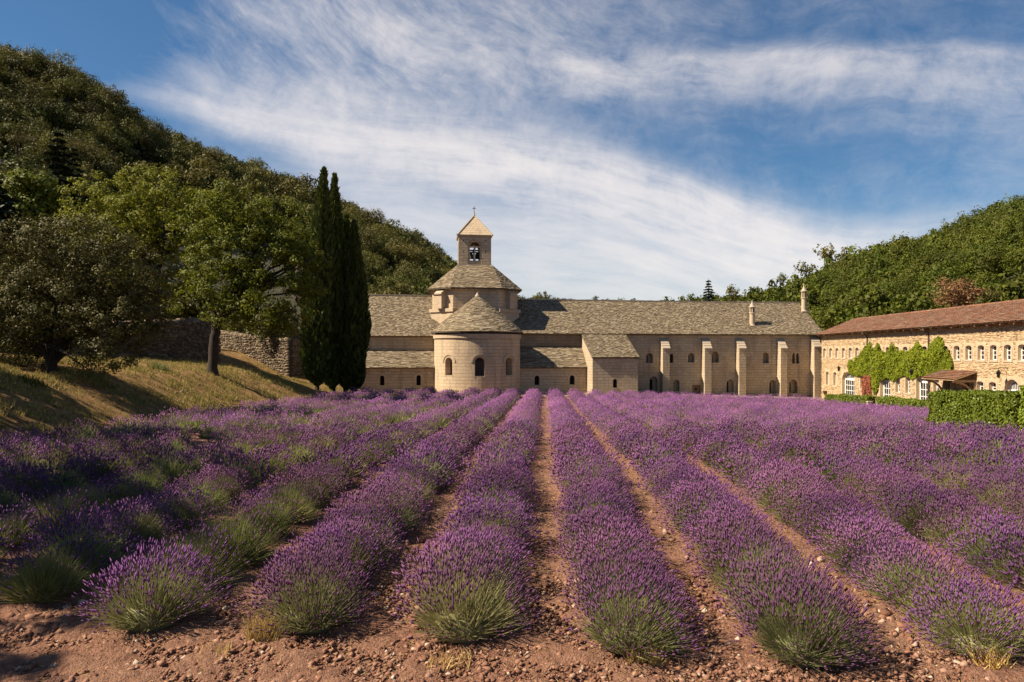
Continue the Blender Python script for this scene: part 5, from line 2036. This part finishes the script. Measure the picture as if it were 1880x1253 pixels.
def single_tree(name, px, pyb, pyt, w, Y, shape, mat, label, seed, base=None, hill=None):
    b = hill.find(px, pyb) if hill else Vector(pxy(px, Y) + (zpy(pyb, Y),))
    Yd = b.y
    V, F, cc = variant(shape, seed, w > 50)
    f = w / 2 / FPX * Yd
    top = V[:, 2].max()
    hz = (pyb - pyt) / FPX * Yd
    fz = min(hz / top, f * 1.15)
    lift = hz - top * fz
    o = empty(name, tuple(b), label, 'tree')
    V2 = V * np.array([f, f, fz]) + np.array([0, 0, lift])
    put('crown', np_mesh('crown', V2, F, M[mat]), o)
    me = trunk_mesh('trunk', 1.3 if shape == 'pine' else .8, .05, seed, cc)
    for v in me.vertices:
        zz = v.co.z * fz + lift * min(1.0, max(0.0, v.co.z / .5))
        v.co = (v.co.x * f, v.co.y * f, zz)
    put('trunk', me, o)


single_tree('pine_tree', 283, 245, 204, 40, 0, 'pine', 'hillpine', 'lone leaning pine on the left skyline with a bare trunk', 301, hill=HL)
single_tree('pine_tree', 204, 292, 236, 60, 0, 'pine', 'hillpine', 'pine with a long pale trunk in the middle of the left slope', 302, hill=HL)
single_tree('pine_tree', 372, 300, 252, 30, 0, 'pine', 'hillpine', 'round pine on the left skyline right of the lone leaning pine', 303, hill=HL)
single_tree('pine_tree', 652, 432, 387, 20, 0, 'pine', 'hilloak', 'small dark pine on the skyline right of the cypress tips', 304, hill=HL)
single_tree('pine_tree', 1514, 575, 447, 50, 238, 'oak', 'hillpine', 'larger of two spreading pines on the right ridge', 305)
single_tree('pine_tree', 1550, 570, 452, 42, 236, 'oak', 'hillpine', 'smaller of two spreading pines on the right ridge', 306)
single_tree('pine_tree', 1480, 582, 478, 44, 246, 'oak', 'hillpine', 'broad olive tree below the two ridge pines', 307)
single_tree('pine_tree', 1432, 590, 500, 28, 255, 'oak', 'hillpine', 'slim pine on the ridge above the taller chimney roof', 308)
single_tree('pine_tree', 1345, 585, 521, 40, 160, 'oak', 'hillpine', 'pale round pine right of the pointed fir', 309)
single_tree('leafy_tree', 1272, 575, 537, 34, 150, 'bright', 'bright', 'low leafy tree left of the pointed fir', 310)
single_tree('leafy_tree', 1318, 575, 540, 34, 170, 'bright', 'bright', 'leafy tree close beside the pointed fir', 311)
single_tree('leafy_tree', 1385, 575, 529, 48, 170, 'bright', 'bright', 'leafy tree behind the roof above the lower chimney', 312)
single_tree('leafy_tree', 1420, 580, 530, 50, 165, 'bright', 'bright', 'leafy tree behind the roof between the two chimneys', 313)
single_tree('russet_tree', 1748, 606, 506, 138, 88, 'bright', 'red', 'large russet brown tree behind the tiled roof', 314)
single_tree('russet_tree', 1818, 600, 524, 50, 86, 'bright', 'hillpine', 'brownish green tree right of the large russet tree', 315)
single_tree('evergreen_oak', 1092, 590, 542, 16, 600, 'oak', 'hilloak', 'round tree peeping over the middle of the long roof ridge', 316)
single_tree('evergreen_oak', 1140, 590, 546, 14, 600, 'oak', 'hilloak', 'small tree peeping over the ridge right of the round one', 317)
single_tree('evergreen_oak', 1162, 590, 547, 12, 600, 'oak', 'hilloak', 'smallest tree peeping over the roof ridge', 318)
single_tree('evergreen_oak', 1030, 590, 546, 20, 600, 'oak', 'hilloak', 'low bushy tree peeping over the roof ridge near the tower shadow', 319)
single_tree('evergreen_oak', 1046, 590, 547, 14, 600, 'oak', 'hilloak', 'low tree peeping over the ridge beside the bushy one', 320)
for i, (px, py, sc) in enumerate(((150, 150, 9), (138, 163, 7), (38, 122, 9), (262, 345, 4))):
    b = HL.find(px, py)
    r = np.random.default_rng(i + 50)
    m = 500
    d = r.normal(size=(m, 3))
    import bmesh
    bm = bmesh.new()
    bmesh.ops.create_icosphere(bm, subdivisions=4, radius=1)
    co = np.array([v.co for v in bm.verts])
    k = 1 + .35 * fbm(co[:, 0] * 1.6 + i * 5, co[:, 1] * 1.6, co[:, 2] * 2.6, 4)
    for v, kk in zip(bm.verts, k):
        v.co = Vector((v.co.x * sc * .9, v.co.y * sc * .7, v.co.z * sc * .45)) * float(kk)
    me = bpy.data.meshes.new('rock_outcrop')
    bm.to_mesh(me)
    bm.free()
    me.materials.append(M['rock'])
    o = put('rock_outcrop', me, None, b + Vector((sc * .1, -sc * .3, 1.0)))
    tag(o, ('pale cliff face just below the left skyline', 'lower pale crag beside the cliff on the left skyline', 'grey rock near the top left corner of the hill', 'small rock among the pines half way up the left hill')[i], 'rock')


# ------------------------------------------------------------------ hedges, creeper and the small things by the wing
def hedge(name, x0, x1, ya, yb, ta, tb, n, leaf, label, seed, cat='hedge'):
    r = np.random.default_rng(seed)
    yc = (ya + yb) / 2
    ro = empty(name, ((x0 + x1) / 2, yc, Gf((x0 + x1) / 2, yc)), label, cat)
    o0 = np.array(origin(ro))
    zg = lambda y: G(np.full_like(y, (x0 + x1) / 2), y) - .05
    zt = lambda y: np.interp(y, [ya, yb], [ta, tb])
    h = (ta + tb) / 2 - Gf((x0 + x1) / 2, yc)
    areas = np.array([(yb - ya) * h * 1.6, (yb - ya) * h * .5, (x1 - x0) * h, (x1 - x0) * h, (yb - ya) * (x1 - x0)])
    f = r.choice(5, n, p=areas / areas.sum())
    u, w = r.random(n), r.random(n)
    Y = ya + (yb - ya) * u
    X = x0 + (x1 - x0) * u
    C = np.empty((n, 3))
    N = np.zeros((n, 3))
    for k, nn in enumerate(((-1, 0, .25), (1, 0, .2), (0, -1, .2), (0, 1, .2), (0, 0, 1))):
        m = f == k
        if k < 2:
            C[m] = np.stack([np.full(m.sum(), x0 if k == 0 else x1), Y[m], zg(Y[m]) + (zt(Y[m]) - zg(Y[m])) * w[m]], -1)
        elif k < 4:
            yy = np.full(m.sum(), ya if k == 2 else yb)
            C[m] = np.stack([X[m], yy, zg(yy) + (zt(yy) - zg(yy)) * w[m]], -1)
        else:
            C[m] = np.stack([x0 + (x1 - x0) * w[m], Y[m], zt(Y[m])], -1)
        N[m] = nn
    lump = fbm(C[:, 0] * 1.1, C[:, 1] * 1.1, C[:, 2] * 1.4 + seed, 3)
    C += N * (lump * .12 + r.uniform(-.12, .05, n))[:, None]
    V, F = leaf_quads(C, N + r.normal(size=(n, 3)) * .55, leaf, .55, r)
    put('leaves', np_mesh('leaves', V - o0, F, M['hedge']), ro)
    mb = MB()
    i = .10
    g = lambda x, y: Gf(x, y) - .2
    mb.box8([(x0 + i, ya + i, g(x0, ya)), (x1 - i, ya + i, g(x1, ya)), (x1 - i, yb - i, g(x1, yb)), (x0 + i, yb - i, g(x0, yb)),
             (x0 + i, ya + i, ta - i), (x1 - i, ya + i, ta - i), (x1 - i, yb - i, tb - i), (x0 + i, yb - i, tb - i)])
    mb.build('inner_branches', M['hedgecore'], ro)


hedge('hedge', 17.0, 18.8, 27.55, 33.8, zpy(723, 27.5), zpy(721, 33.8), 30000, .062, 'tall clipped hedge of glossy leaves at the right edge of the lavender', 71)
hedge('hedge', 16.9, 18.8, 21.0, 27.2, zpy(724, 27), zpy(724, 21), 20000, .065, 'nearer clipped hedge cut off by the right edge of the view', 72)
hedge('low_hedge', 28.9, 29.7, 68.2, 78.8, zpy(728, 67.8), zpy(724, 78.6), 7000, .07, 'low clipped hedge before the widest arched door', 73)
hedge('low_hedge', 28.9, 29.7, 49.0, 66.6, zpy(736, 55) - .1, zpy(729, 66.6), 11000, .07, 'low clipped hedge right of the white post', 74)
mb = MB()
xp, yp = 28.7, 67.4
gz = Gf(xp, yp)
bx_ = lambda x, y, w: (xp + x, yp + y, gz + w)
post = empty('stone_post', (xp, yp, gz), 'small whitish stone post between the two low hedges', 'post')
mb.box(bx_, -.18, .18, -.18, .18, -.2, .72)
mb.build('shaft', M['capslab'], post)
mb = MB()
mb.box(bx_, -.22, .22, -.22, .22, .72, .80)
mb.build('cap', M['capslab'], post)
rl = empty('iron_railing', (30.3, 64, Gf(30.3, 64)), 'thin iron railing behind the low hedge between two white doors', 'railing')
mb = MB()
for zz in (.25, .95):
    mb.tube([(30.3, 60.2, Gf(30.3, 60.2) + zz), (30.3, 68.6, Gf(30.3, 68.6) + zz)], .014, 5)
mb.build('rail', M['iron'], rl)
bar = None
for k in range(34):
    y = 60.3 + k * .25
    if bar is None:
        mb = MB()
        mb.tube([(30.3, y, Gf(30.3, y) - .1), (30.3, y, Gf(30.3, y) + 1.1)], .011, 5)
        mb.tube([(30.3, y, Gf(30.3, y) + 1.1), (30.3, y, Gf(30.3, y) + 1.2)], [.02, .004], 5)
        bar = mb.build('bar', M['iron'], rl)
    else:
        c = bar.copy()
        COL.objects.link(c)
        c.parent = rl
        c.location = (0, y - 60.3, Gf(30.3, y) - Gf(30.3, 60.3))
pl_ = empty('wall_planter', (XW - .2, 85, Gf(XW, 85)), 'small dark wall planter at the corner of the tiled wing', 'planter')
mb = MB()
Yp_ = wy(1517.5)
z1, z0 = zpy(718, Yp_), zpy(725, Yp_)
mb.tube([(XW - .22, Yp_, z0), (XW - .22, Yp_, (z0 + z1) / 2), (XW - .22, Yp_, z1)], [.05, .16, .24], 10)
mb.build('bowl', M['pipe'], pl_)
mb = MB()
mb.tube([(XW + .02, Yp_, z0), (XW - .22, Yp_, z0 + .02)], .03, 6)
mb.build('bracket', M['iron'], pl_)


def creeper(name, top, bot, n, leaf, thick, mat, label, seed, stems):
    """Leaves over the wing's face between two outlines given as photograph points on that face."""
    r = np.random.default_rng(seed)
    tx, ty = np.array(top, float).T
    bx, by = np.array(bot, float).T
    px = r.uniform(min(tx), max(tx), n)
    a, b = np.interp(px, tx, ty), np.interp(px, bx, by)
    py = a + (b - a) * r.random(n)
    keep = (r.random(n) < np.clip((b - a) / 45, .12, 1)) & (r.random(n) < np.clip(.25 + (py - a) / 14 + .5 * fbm(px * .3, py * .3, 1, 2), 0, 1))
    px, py, a, b = px[keep], py[keep], a[keep], b[keep]
    Y = FPX * XW / (px - VPX)
    z = CZ + (VPY - py) / FPX * Y
    t = np.clip((py - a) / np.maximum(b - a, 1), 0, 1)
    lump = .5 + .5 * fbm(Y * .9, z * 1.1, seed, 3)
    off = .06 + thick * np.clip(lump, 0, 1.2) * np.sin(np.pi * np.clip(t * .85 + .12, 0, 1)) * r.random(len(px)) ** .5
    C = np.stack([XW - off, Y, z], -1)
    N = np.tile([-1.0, -.1, .55], (len(px), 1)) + r.normal(size=(len(px), 3)) * .5
    V, F = leaf_quads(C, N, leaf, .8, r)
    ro = empty(name, (XW, float(np.mean(Y)), Gf(XW - .3, float(np.mean(Y)))), label, 'climbing plant')
    put('leaves', np_mesh('leaves', V - np.array(origin(ro)), F, M[mat]), ro)
    mb = MB()
    for (p0, q0, p1, q1) in stems:
        Ya, Yb = FPX * XW / (p0 - VPX), FPX * XW / (p1 - VPX)
        mb.tube([(XW - .07, Ya, zpy(q0, Ya)), (XW - .1, (Ya + Yb) / 2 + .1, (zpy(q0, Ya) + zpy(q1, Yb)) / 2), (XW - .08, Yb, zpy(q1, Yb))], [.06, .05, .03], 6)
    mb.build('stem', M['bark'], ro)


creeper('green_creeper',
        [(1559, 662), (1566, 660), (1578, 654), (1588, 640), (1592, 634), (1597, 628), (1600, 622), (1604, 640), (1610, 634), (1614, 628), (1618, 640), (1624, 646), (1632, 644), (1637, 638), (1640, 626), (1645, 636), (1652, 646), (1660, 643), (1668, 646),
         (1676, 640), (1686, 624), (1692, 634), (1700, 645), (1706, 642), (1712, 630), (1720, 618), (1728, 617), (1734, 626), (1738, 646), (1744, 640), (1748, 652), (1752, 668)],
        [(1559, 684), (1568, 690), (1578, 692), (1590, 688), (1600, 694), (1605, 724), (1612, 722), (1616, 700), (1630, 693), (1642, 702), (1648, 696), (1660, 690), (1668, 692), (1676, 697), (1690, 690), (1704, 690), (1712, 694), (1722, 688), (1740, 682), (1752, 678)],
        24000, .095, .42, 'ivy', 'bright green creeper spreading over the upper windows of the tiled wing', 91, [(1610, 726, 1612, 690), (1612, 690, 1640, 665), (1612, 690, 1590, 668), (1706, 730, 1712, 680)])
creeper('red_creeper', [(1584, 689), (1590, 686), (1596, 688), (1601, 690)], [(1584, 726), (1590, 729), (1596, 729), (1603, 728)], 1300, .09, .15, 'creeper_red', 'narrow red-leaved creeper climbing beside the drain pipe', 92, [(1592, 729, 1593, 690)])


# ------------------------------------------------------------------ lavender
def lavender_arr(nsp, spk_len, spk_r, stem_w, nfol, fol_w, seed, green=0.0, sides=3, cap=True):
    """One bush, about 1.5 m wide and 0.8 m high: stems and leaves, and the flower spikes."""
    r = np.random.default_rng(seed)
    W, H = .71, .70
    a = r.uniform(0, 2 * np.pi, nsp)
    pol = np.arccos(1 - r.random(nsp) * .93)            # even over the dome
    sc = r.uniform(.72, 1.10, nsp) * (1 + .12 * fbm(np.cos(a) * 1.7 + seed, np.sin(a) * 1.7, pol * 1.5, 2))
    tip = np.stack([np.sin(pol) * np.cos(a) * W * sc, np.sin(pol) * np.sin(a) * W * sc, .10 + np.cos(pol) * H * sc], -1)
    tip[:, 0] += .05
    b = np.stack([tip[:, 0] * .28, tip[:, 1] * .28, np.full(nsp, .04)], -1) + r.normal(size=(nsp, 3)) * np.array([.05, .05, .02])
    d = tip - b
    L = np.linalg.norm(d, axis=1, keepdims=True)
    d = d / L
    d2 = d + np.array([0, 0, .18]) + r.normal(size=(nsp, 3)) * .10
    d2 /= np.linalg.norm(d2, axis=1, keepdims=True)
    q = np.cross(d, r.normal(size=(nsp, 3)))
    q /= np.linalg.norm(q, axis=1, keepdims=True)
    sw = stem_w * r.uniform(.7, 1.3, nsp)[:, None]
    # stems: slim triangles up to the tip; a few broader leaves low down
    SV = np.stack([b + d * L * .25 - q * sw, b + d * L * .25 + q * sw, tip + d2 * .01], 1).reshape(-1, 3)
    a2 = r.uniform(0, 2 * np.pi, nfol)
    p2 = np.arccos(1 - r.random(nfol) * .95)
    s2 = r.uniform(.45, .85, nfol)
    t2 = np.stack([np.sin(p2) * np.cos(a2) * W * s2, np.sin(p2) * np.sin(a2) * W * s2, .06 + np.cos(p2) * H * s2], -1)
    b2 = t2 * np.array([.35, .35, 0]) + np.array([0, 0, .03])
    q2 = np.cross(t2 - b2, r.normal(size=(nfol, 3)))
    q2 /= np.maximum(np.linalg.norm(q2, axis=1, keepdims=True), 1e-6)
    m2 = b2 + (t2 - b2) * .55
    FV = np.stack([b2, m2 - q2 * fol_w, t2, m2 + q2 * fol_w], 1).reshape(-1, 3)
    nS = len(SV)
    # dark woody heart so that no light shines through from below
    n = 10
    hv = []
    for k in range(4):
        for j in range(n):
            th = 2 * np.pi * j / n
            rr = [.30, .36, .28, .10][k]
            hv.append((rr * np.cos(th), rr * np.sin(th), [0, .10, .24, .30][k]))
    HV = np.array(hv)
    HF = np.array([(k * n + j, k * n + (j + 1) % n, (k + 1) * n + (j + 1) % n, (k + 1) * n + j) for k in range(3) for j in range(n)])
    fol = (np.concatenate([SV, FV, HV]), [np.arange(nS).reshape(-1, 3), np.concatenate([np.arange(nS, nS + len(FV)).reshape(-1, 4), HF + nS + len(FV)])])
    keep = r.random(nsp) > green + .10 + .25 * (pol > 1.0)
    keep &= fbm(tip[:, 0] * 2.6 + seed, tip[:, 1] * 2.6, tip[:, 2] * 2.6, 2) > (-.20 if green else -.42)
    tp, dd, qq = tip[keep], d2[keep], q[keep]
    n = len(tp)
    ln = (spk_len * r.uniform(.6, 1.35, n))[:, None]
    rd = (spk_r * r.uniform(.75, 1.3, n))[:, None]
    q3 = np.cross(dd, qq)
    q3 /= np.linalg.norm(q3, axis=1, keepdims=True)
    ring_ = [tp + dd * ln * .42 + (qq * np.cos(2 * np.pi * k / sides) + q3 * np.sin(2 * np.pi * k / sides)) * rd for k in range(sides)]
    XV = np.stack([tp - dd * ln * .12] + ring_ + [tp + dd * ln], 1)
    m = sides + 2
    f = []
    for k in range(sides):
        f += ([(0, 1 + (k + 1) % sides, 1 + k)] if cap else []) + [(1 + k, 1 + (k + 1) % sides, m - 1)]
    XF = (np.arange(n)[:, None, None] * m + np.array(f)[None]).reshape(-1, 3)
    return fol, (XV.reshape(-1, 3), XF)


LOD = [dict(nsp=1700, spk_len=.070, spk_r=.0085, stem_w=.0042, nfol=520, fol_w=.011),
       dict(nsp=680, spk_len=.095, spk_r=.015, stem_w=.008, nfol=190, fol_w=.02),
       dict(nsp=250, spk_len=.12, spk_r=.022, stem_w=.014, nfol=100, fol_w=.03, cap=False),
       dict(nsp=130, spk_len=.145, spk_r=.031, stem_w=.02, nfol=70, fol_w=.045, cap=False)]
LAV = []
for l, spec in enumerate(LOD):
    LAV.append([lavender_arr(seed=100 * l + s, green=(.0 if s < 4 else .34 if s == 4 else .52), **spec) for s in range(6)])


def plant_rows():
    r = np.random.default_rng(77)
    first = {0: 8.88, 1: 8.48, 2: 8.2, 3: 8.35, 4: 8.8, 5: 9.2, -1: 9.1, -2: 9.15, -3: 10.0, -4: 10.3, -5: 10.2, -6: 11}
    # row k covers x = (k - 0.5) * ROW; row 0 and 1 are left and right of the central bare strip
    out = []
    for k in range(-8, 15):
        x = (k - .5) * ROW
        y = first.get(k, 10.0)
        if x > 15.6:
            y = 35.3 + max(0, x - 20) * 2.0
        yend = 71.5 if k < -3 else 73.5 if k < 0 else 75.0 if k < 5 else 77.5
        n = 0
        while y < yend:
            near_left = k <= -2 and y < 34
            gap = r.uniform(.95, 1.3) if near_left else r.uniform(.60, .80)
            if k <= -5 and r.random() < .12:
                y += gap
                continue
            pgreen = .42 if near_left else .30 if (k <= -3) else .10
            s = int(r.integers(4, 6)) if (r.random() < pgreen) else int(r.integers(0, 4))
            sc = float(r.uniform(.86, 1.12)) * (.92 if k < -3 else 1.0)
            if n == 0:
                sc *= 1.04
                if k > -3:
                    s = k % 4
            hz = float(r.uniform(.88, 1.08)) * (1.0 - .12 * min(1, max(0, (y - 15) / 35)))
            out.append((k, n, x + float(r.normal() * .06), y, s, sc, hz, float(r.uniform(0, 6.28))))
            n += 1
            y += gap * sc
    return out


PL = plant_rows()


def px_of(x, y):
    return VPX + x / y * FPX


order = sorted([p for p in PL if -60 < px_of(p[2], p[3]) < 1940], key=lambda p: p[3])
single = set((p[0], p[1]) for p in order[:300])
mesh_of = {}
ORD = ['nearest', 'second', 'third', 'fourth', 'fifth', 'sixth', 'seventh', 'eighth', 'ninth', 'tenth', 'eleventh', 'twelfth', 'thirteenth', 'fourteenth', 'fifteenth', 'sixteenth', 'seventeenth', 'eighteenth', 'nineteenth', 'twentieth']


def lav_mesh(l, s):
    if (l, s) not in mesh_of:
        (fv, ff), (xv, xf) = LAV[l][s]
        mesh_of[(l, s)] = (np_mesh('lavender_bush', fv, ff, M['stem_green'] if s > 3 else M['stem']), np_mesh('flowers', xv, xf, M['flower']))
    return mesh_of[(l, s)]


seen_n = {}
for (k, n, x, y, s, sc, hz, a) in sorted(PL, key=lambda p: (p[0], p[3])):
    if (k, n) not in single:
        continue
    l = 0 if y < 16.5 else 1
    fm, xm = lav_mesh(l, s)
    o = put('lavender_bush', fm, None, (x, y, Gf(x, y) + .02))
    o.rotation_euler = (float(rng.normal() * .05), float(rng.normal() * .05), a)
    o.scale = (sc, sc, sc * hz)
    put('flowers', xm, o)['kind'] = 'stuff'
    seen_n[k] = seen_n.get(k, 0) + 1
    side, num = ('right', k) if k > 0 else ('left', 1 - k)
    rown = ORD[num - 1] if num > 1 else 'first'
    look = 'purple lavender bush' if s < 4 else 'mostly green lavender bush'
    q = seen_n[k]
    if q <= 20:
        lab = f'{look}, {ORD[q - 1]} one along the {rown} row {side} of the central gap'
        o['group'] = 'lavender bushes in rows'
    else:
        lab = f'{look} further along the {rown} row {side} of the central gap'
        o['group'] = f'lavender bushes further along the {rown} row on the {side}'
    tag(o, lab, 'lavender')

# the far part of the field
fol_parts, flo_parts, tint_f, tint_x = [], [], [], []
of = ox = 0
r_ = np.random.default_rng(5)
FV, FT, FQ, XV, XF, TF, TX, GV, GT, GQ, TG = [], [], [], [], [], [], [], [], [], [], []
og = 0
for (k, n, x, y, s, sc, hz, a) in PL:
    if (k, n) in single:
        continue
    l = 1 if y < 27 and abs(px_of(x, y) - 940) < 1700 else 2 if y < 44 else 3
    (fv, ff), (xv, xf) = LAV[l][s]
    c, q = math.cos(a), math.sin(a)
    p = np.array([x, y, Gf(x, y) + .02])

    def tr(v):
        w = np.empty_like(v)
        w[:, 0] = (v[:, 0] * c - v[:, 1] * q) * sc + p[0]
        w[:, 1] = (v[:, 0] * q + v[:, 1] * c) * sc + p[1]
        w[:, 2] = v[:, 2] * sc * hz + p[2]
        return w
    tn = r_.random()
    if s > 3:
        GV.append(tr(fv)); GT.append(ff[0] + og); GQ.append(ff[1] + og); TG.append(np.full(len(fv), tn)); og += len(fv)
    else:
        FV.append(tr(fv)); FT.append(ff[0] + of); FQ.append(ff[1] + of); TF.append(np.full(len(fv), tn)); of += len(fv)
    XV.append(tr(xv)); XF.append(xf + ox); TX.append(np.full(len(xv), tn)); ox += len(xv)
cat_ = np.concatenate
fo = put('lavender_field', np_mesh('lavender_field', cat_(FV), [cat_(FT), cat_(FQ)], M['stem'], False, cat_(TF)))
tag(fo, 'far rows of purple lavender reaching to the abbey walls', None, None, 'stuff')
c1 = put('green_stems', np_mesh('green_stems', cat_(GV), [cat_(GT), cat_(GQ)], M['stem_green'], False, cat_(TG)), fo)
c1['kind'] = 'stuff'
c2 = put('flowers', np_mesh('flowers', cat_(XV), cat_(XF), M['flower'], False, cat_(TX)), fo)
c2['kind'] = 'stuff'

# ------------------------------------------------------------------ clods and stones on the soil, dry grass, grass of the bank
def clods(n, ya, yb, s0, s1, seed, pw=2.2):
    r = np.random.default_rng(seed)
    import bmesh
    bm = bmesh.new()
    if n > 20000:      # many small ones: eight faces each
        for q_ in ((1, 0, 0), (-1, 0, 0), (0, 1, 0), (0, -1, 0), (0, 0, 1), (0, 0, -1)):
            bm.verts.new(q_)
        bmesh.ops.convex_hull(bm, input=bm.verts)
    else:
        bmesh.ops.create_icosphere(bm, subdivisions=1, radius=1)
    bm.verts.index_update()
    bv = np.array([v.co for v in bm.verts])
    bf = np.array([[v.index for v in f.verts] for f in bm.faces])
    bm.free()
    y = ya + (yb - ya) * r.random(n) ** pw
    x = r.uniform(-.74, .66, n) * y
    fr = (x / ROW) % 1.0
    gapd = np.minimum(fr, 1 - fr)            # 0 in the middle of a bare strip
    keep = (gapd < .30) | (y < 9.4) | (r.random(n) < .15)
    x, y = x[keep], y[keep]
    n = len(x)
    s = s0 * (s1 / s0) ** (r.random(n) ** 1.9)
    st = np.stack([r.uniform(.7, 1.3, n), r.uniform(.7, 1.3, n), r.uniform(.45, .9, n)], -1) * s[:, None]
    a = r.uniform(0, 6.28, n)
    v = bv[None] * (1 + r.normal(size=(n, len(bv), 1)) * .34) * st[:, None, :]
    c, q = np.cos(a)[:, None], np.sin(a)[:, None]
    w = np.empty_like(v)
    w[..., 0] = v[..., 0] * c - v[..., 1] * q + x[:, None]
    w[..., 1] = v[..., 0] * q + v[..., 1] * c + y[:, None]
    w[..., 2] = v[..., 2] + (G(x, y) + s * .12 + .015)[:, None]
    F = (np.arange(n)[:, None, None] * len(bv) + bf[None]).reshape(-1, 3)
    return w.reshape(-1, 3), F


V1, F1 = clods(36000, 6.4, 11.0, .006, .05, 3, 1.0)
V2, F2 = clods(6000, 9.0, 45, .022, .075, 4, 1.8)
o = put('soil_clods', np_mesh('soil_clods', np.concatenate([V1, V2]), np.concatenate([F1, F2 + len(V1)]), M['clod']))
tag(o, 'loose reddish clods and pale pebbles lying on the soil', None, None, 'stuff')


def blades(C, h, w, lean, r):
    n = len(C)
    a = r.uniform(0, 6.28, n)
    L = (h * r.uniform(.5, 1.3, n))[:, None]
    d = np.stack([np.cos(a) * lean, np.sin(a) * lean, np.ones(n)], -1) + r.normal(size=(n, 3)) * .25
    d /= np.linalg.norm(d, axis=1, keepdims=True)
    q = np.cross(d, r.normal(size=(n, 3)))
    q /= np.linalg.norm(q, axis=1, keepdims=True)
    V = np.stack([C - q * w, C + q * w, C + d * L], 1).reshape(-1, 3)
    return V, np.arange(3 * n).reshape(n, 3)


r = np.random.default_rng(47)
n = 2600
y_ = 6.6 + 5 * r.random(n) ** 1.3
x_ = r.uniform(-.72, .66, n) * y_
V, F = blades(np.stack([x_, y_, G(x_, y_) + .045], -1), .085, .0028, 3.5, r)
o = put('straw_litter', np_mesh('straw_litter', V, F, M['drygrass']))
tag(o, 'broken bits of straw and fallen stems strewn over the soil', None, None, 'stuff')
for i, (px, Y, n, h, sp, lab) in enumerate(((488, 8.75, 620, .27, .10, 'yellow dry grass tuft before the third lavender row left of the centre'),
                                           (1182, 8.15, 300, .22, .11, 'sparse straw tuft in front of the bush right of the central gap'),
                                           (1818, 8.0, 200, .24, .09, 'thin straw tuft at the lower right corner of the soil'),
                                           (825, 8.0, 90, .14, .13, 'thin dry grass on a lump of soil below the central rows'),
                                           (395, 8.3, 60, .12, .10, 'few withered blades on the shaded soil at lower left'))):
    r = np.random.default_rng(200 + i)
    x, y = pxy(px, Y)
    C = np.stack([x + np.clip(r.normal(size=n), -1.6, 1.6) * sp, y + np.clip(r.normal(size=n), -1.6, 1.6) * sp, np.zeros(n)], -1)
    C[:, 2] = G(C[:, 0], C[:, 1]) + .02
    V, F = blades(C, h, .006, .45, r)
    g = Gf(x, y)
    o = put('dry_grass_tuft', np_mesh('dry_grass_tuft', V - np.array([x, y, g]), F, M['drygrass']), None, (x, y, g))
    tag(o, lab, 'grass tuft')

r = np.random.default_rng(31)
n = 120000
Y = 20 + 62 * r.random(n) ** 1.2
X = -17.3 - 13 * r.random(n) ** 1.1
k = (fbm(X * .8, Y * .8, 2, 3) > -.25) & (X / Y > -.80)
X, Y = X[k], Y[k]
C = np.stack([X, Y, G(X, Y) - .02], -1)
V, F = blades(C, .19, .018, .55, r)
n2 = 9000
X2, Y2 = r.uniform(-19, -9, n2), r.uniform(72.3, 81, n2)
V2, F2 = blades(np.stack([X2, Y2, G(X2, Y2) - .02], -1), .14, .03, .5, r)
# coarser tufts in patches
n3 = 60000
Y3 = 22 + 50 * r.random(n3) ** 1.3
X3 = -17.4 - 11 * r.random(n3)
k3 = fbm(X3 * 1.9, Y3 * 1.9, 8, 3) > .42
X3, Y3 = X3[k3], Y3[k3]
V3, F3 = blades(np.stack([X3, Y3, G(X3, Y3) - .03], -1), .36, .02, .6, r)
V, F = np.concatenate([V, V3]), np.concatenate([F, F3 + len(V)])
o = put('grass', np_mesh('grass', np.concatenate([V, V2]), np.concatenate([F, F2 + len(V)]), M['grass']))
tag(o, 'short half dry grass on the bank and before the church', None, None, 'stuff')
# weeds and fallen twigs on the bank: greener tufts
for i, (px, py, Y, n, h, mt, lab) in enumerate(((290, 668, 47, 160, .55, 'stem_green', 'green weed tuft on the bank right of the holm oak'),
                                              (172, 688, 38, 130, .5, 'stem_green', 'pale dry weed on the bank beside the holm oak trunk'),
                                              (60, 720, 33, 90, .35, 'bright', 'small green weed on the bank below the holm oak'),
                                              (247, 745, 37, 90, .4, 'stem_green', 'green weed low on the sunlit part of the bank'))):
    r = np.random.default_rng(260 + i)
    x, y = pxy(px, Y)
    C = np.stack([x + np.clip(r.normal(size=n), -1.4, 1.4) * .3, y + np.clip(r.normal(size=n), -1.4, 1.4) * .3, np.zeros(n)], -1)
    C[:, 2] = G(C[:, 0], C[:, 1])
    V, F = blades(C, h, .03, .5, r)
    g = Gf(x, y)
    o = put('weed_tuft', np_mesh('weed_tuft', V - np.array([x, y, g]), F, M[mt]), None, (x, y, g))
    tag(o, lab, 'weed')
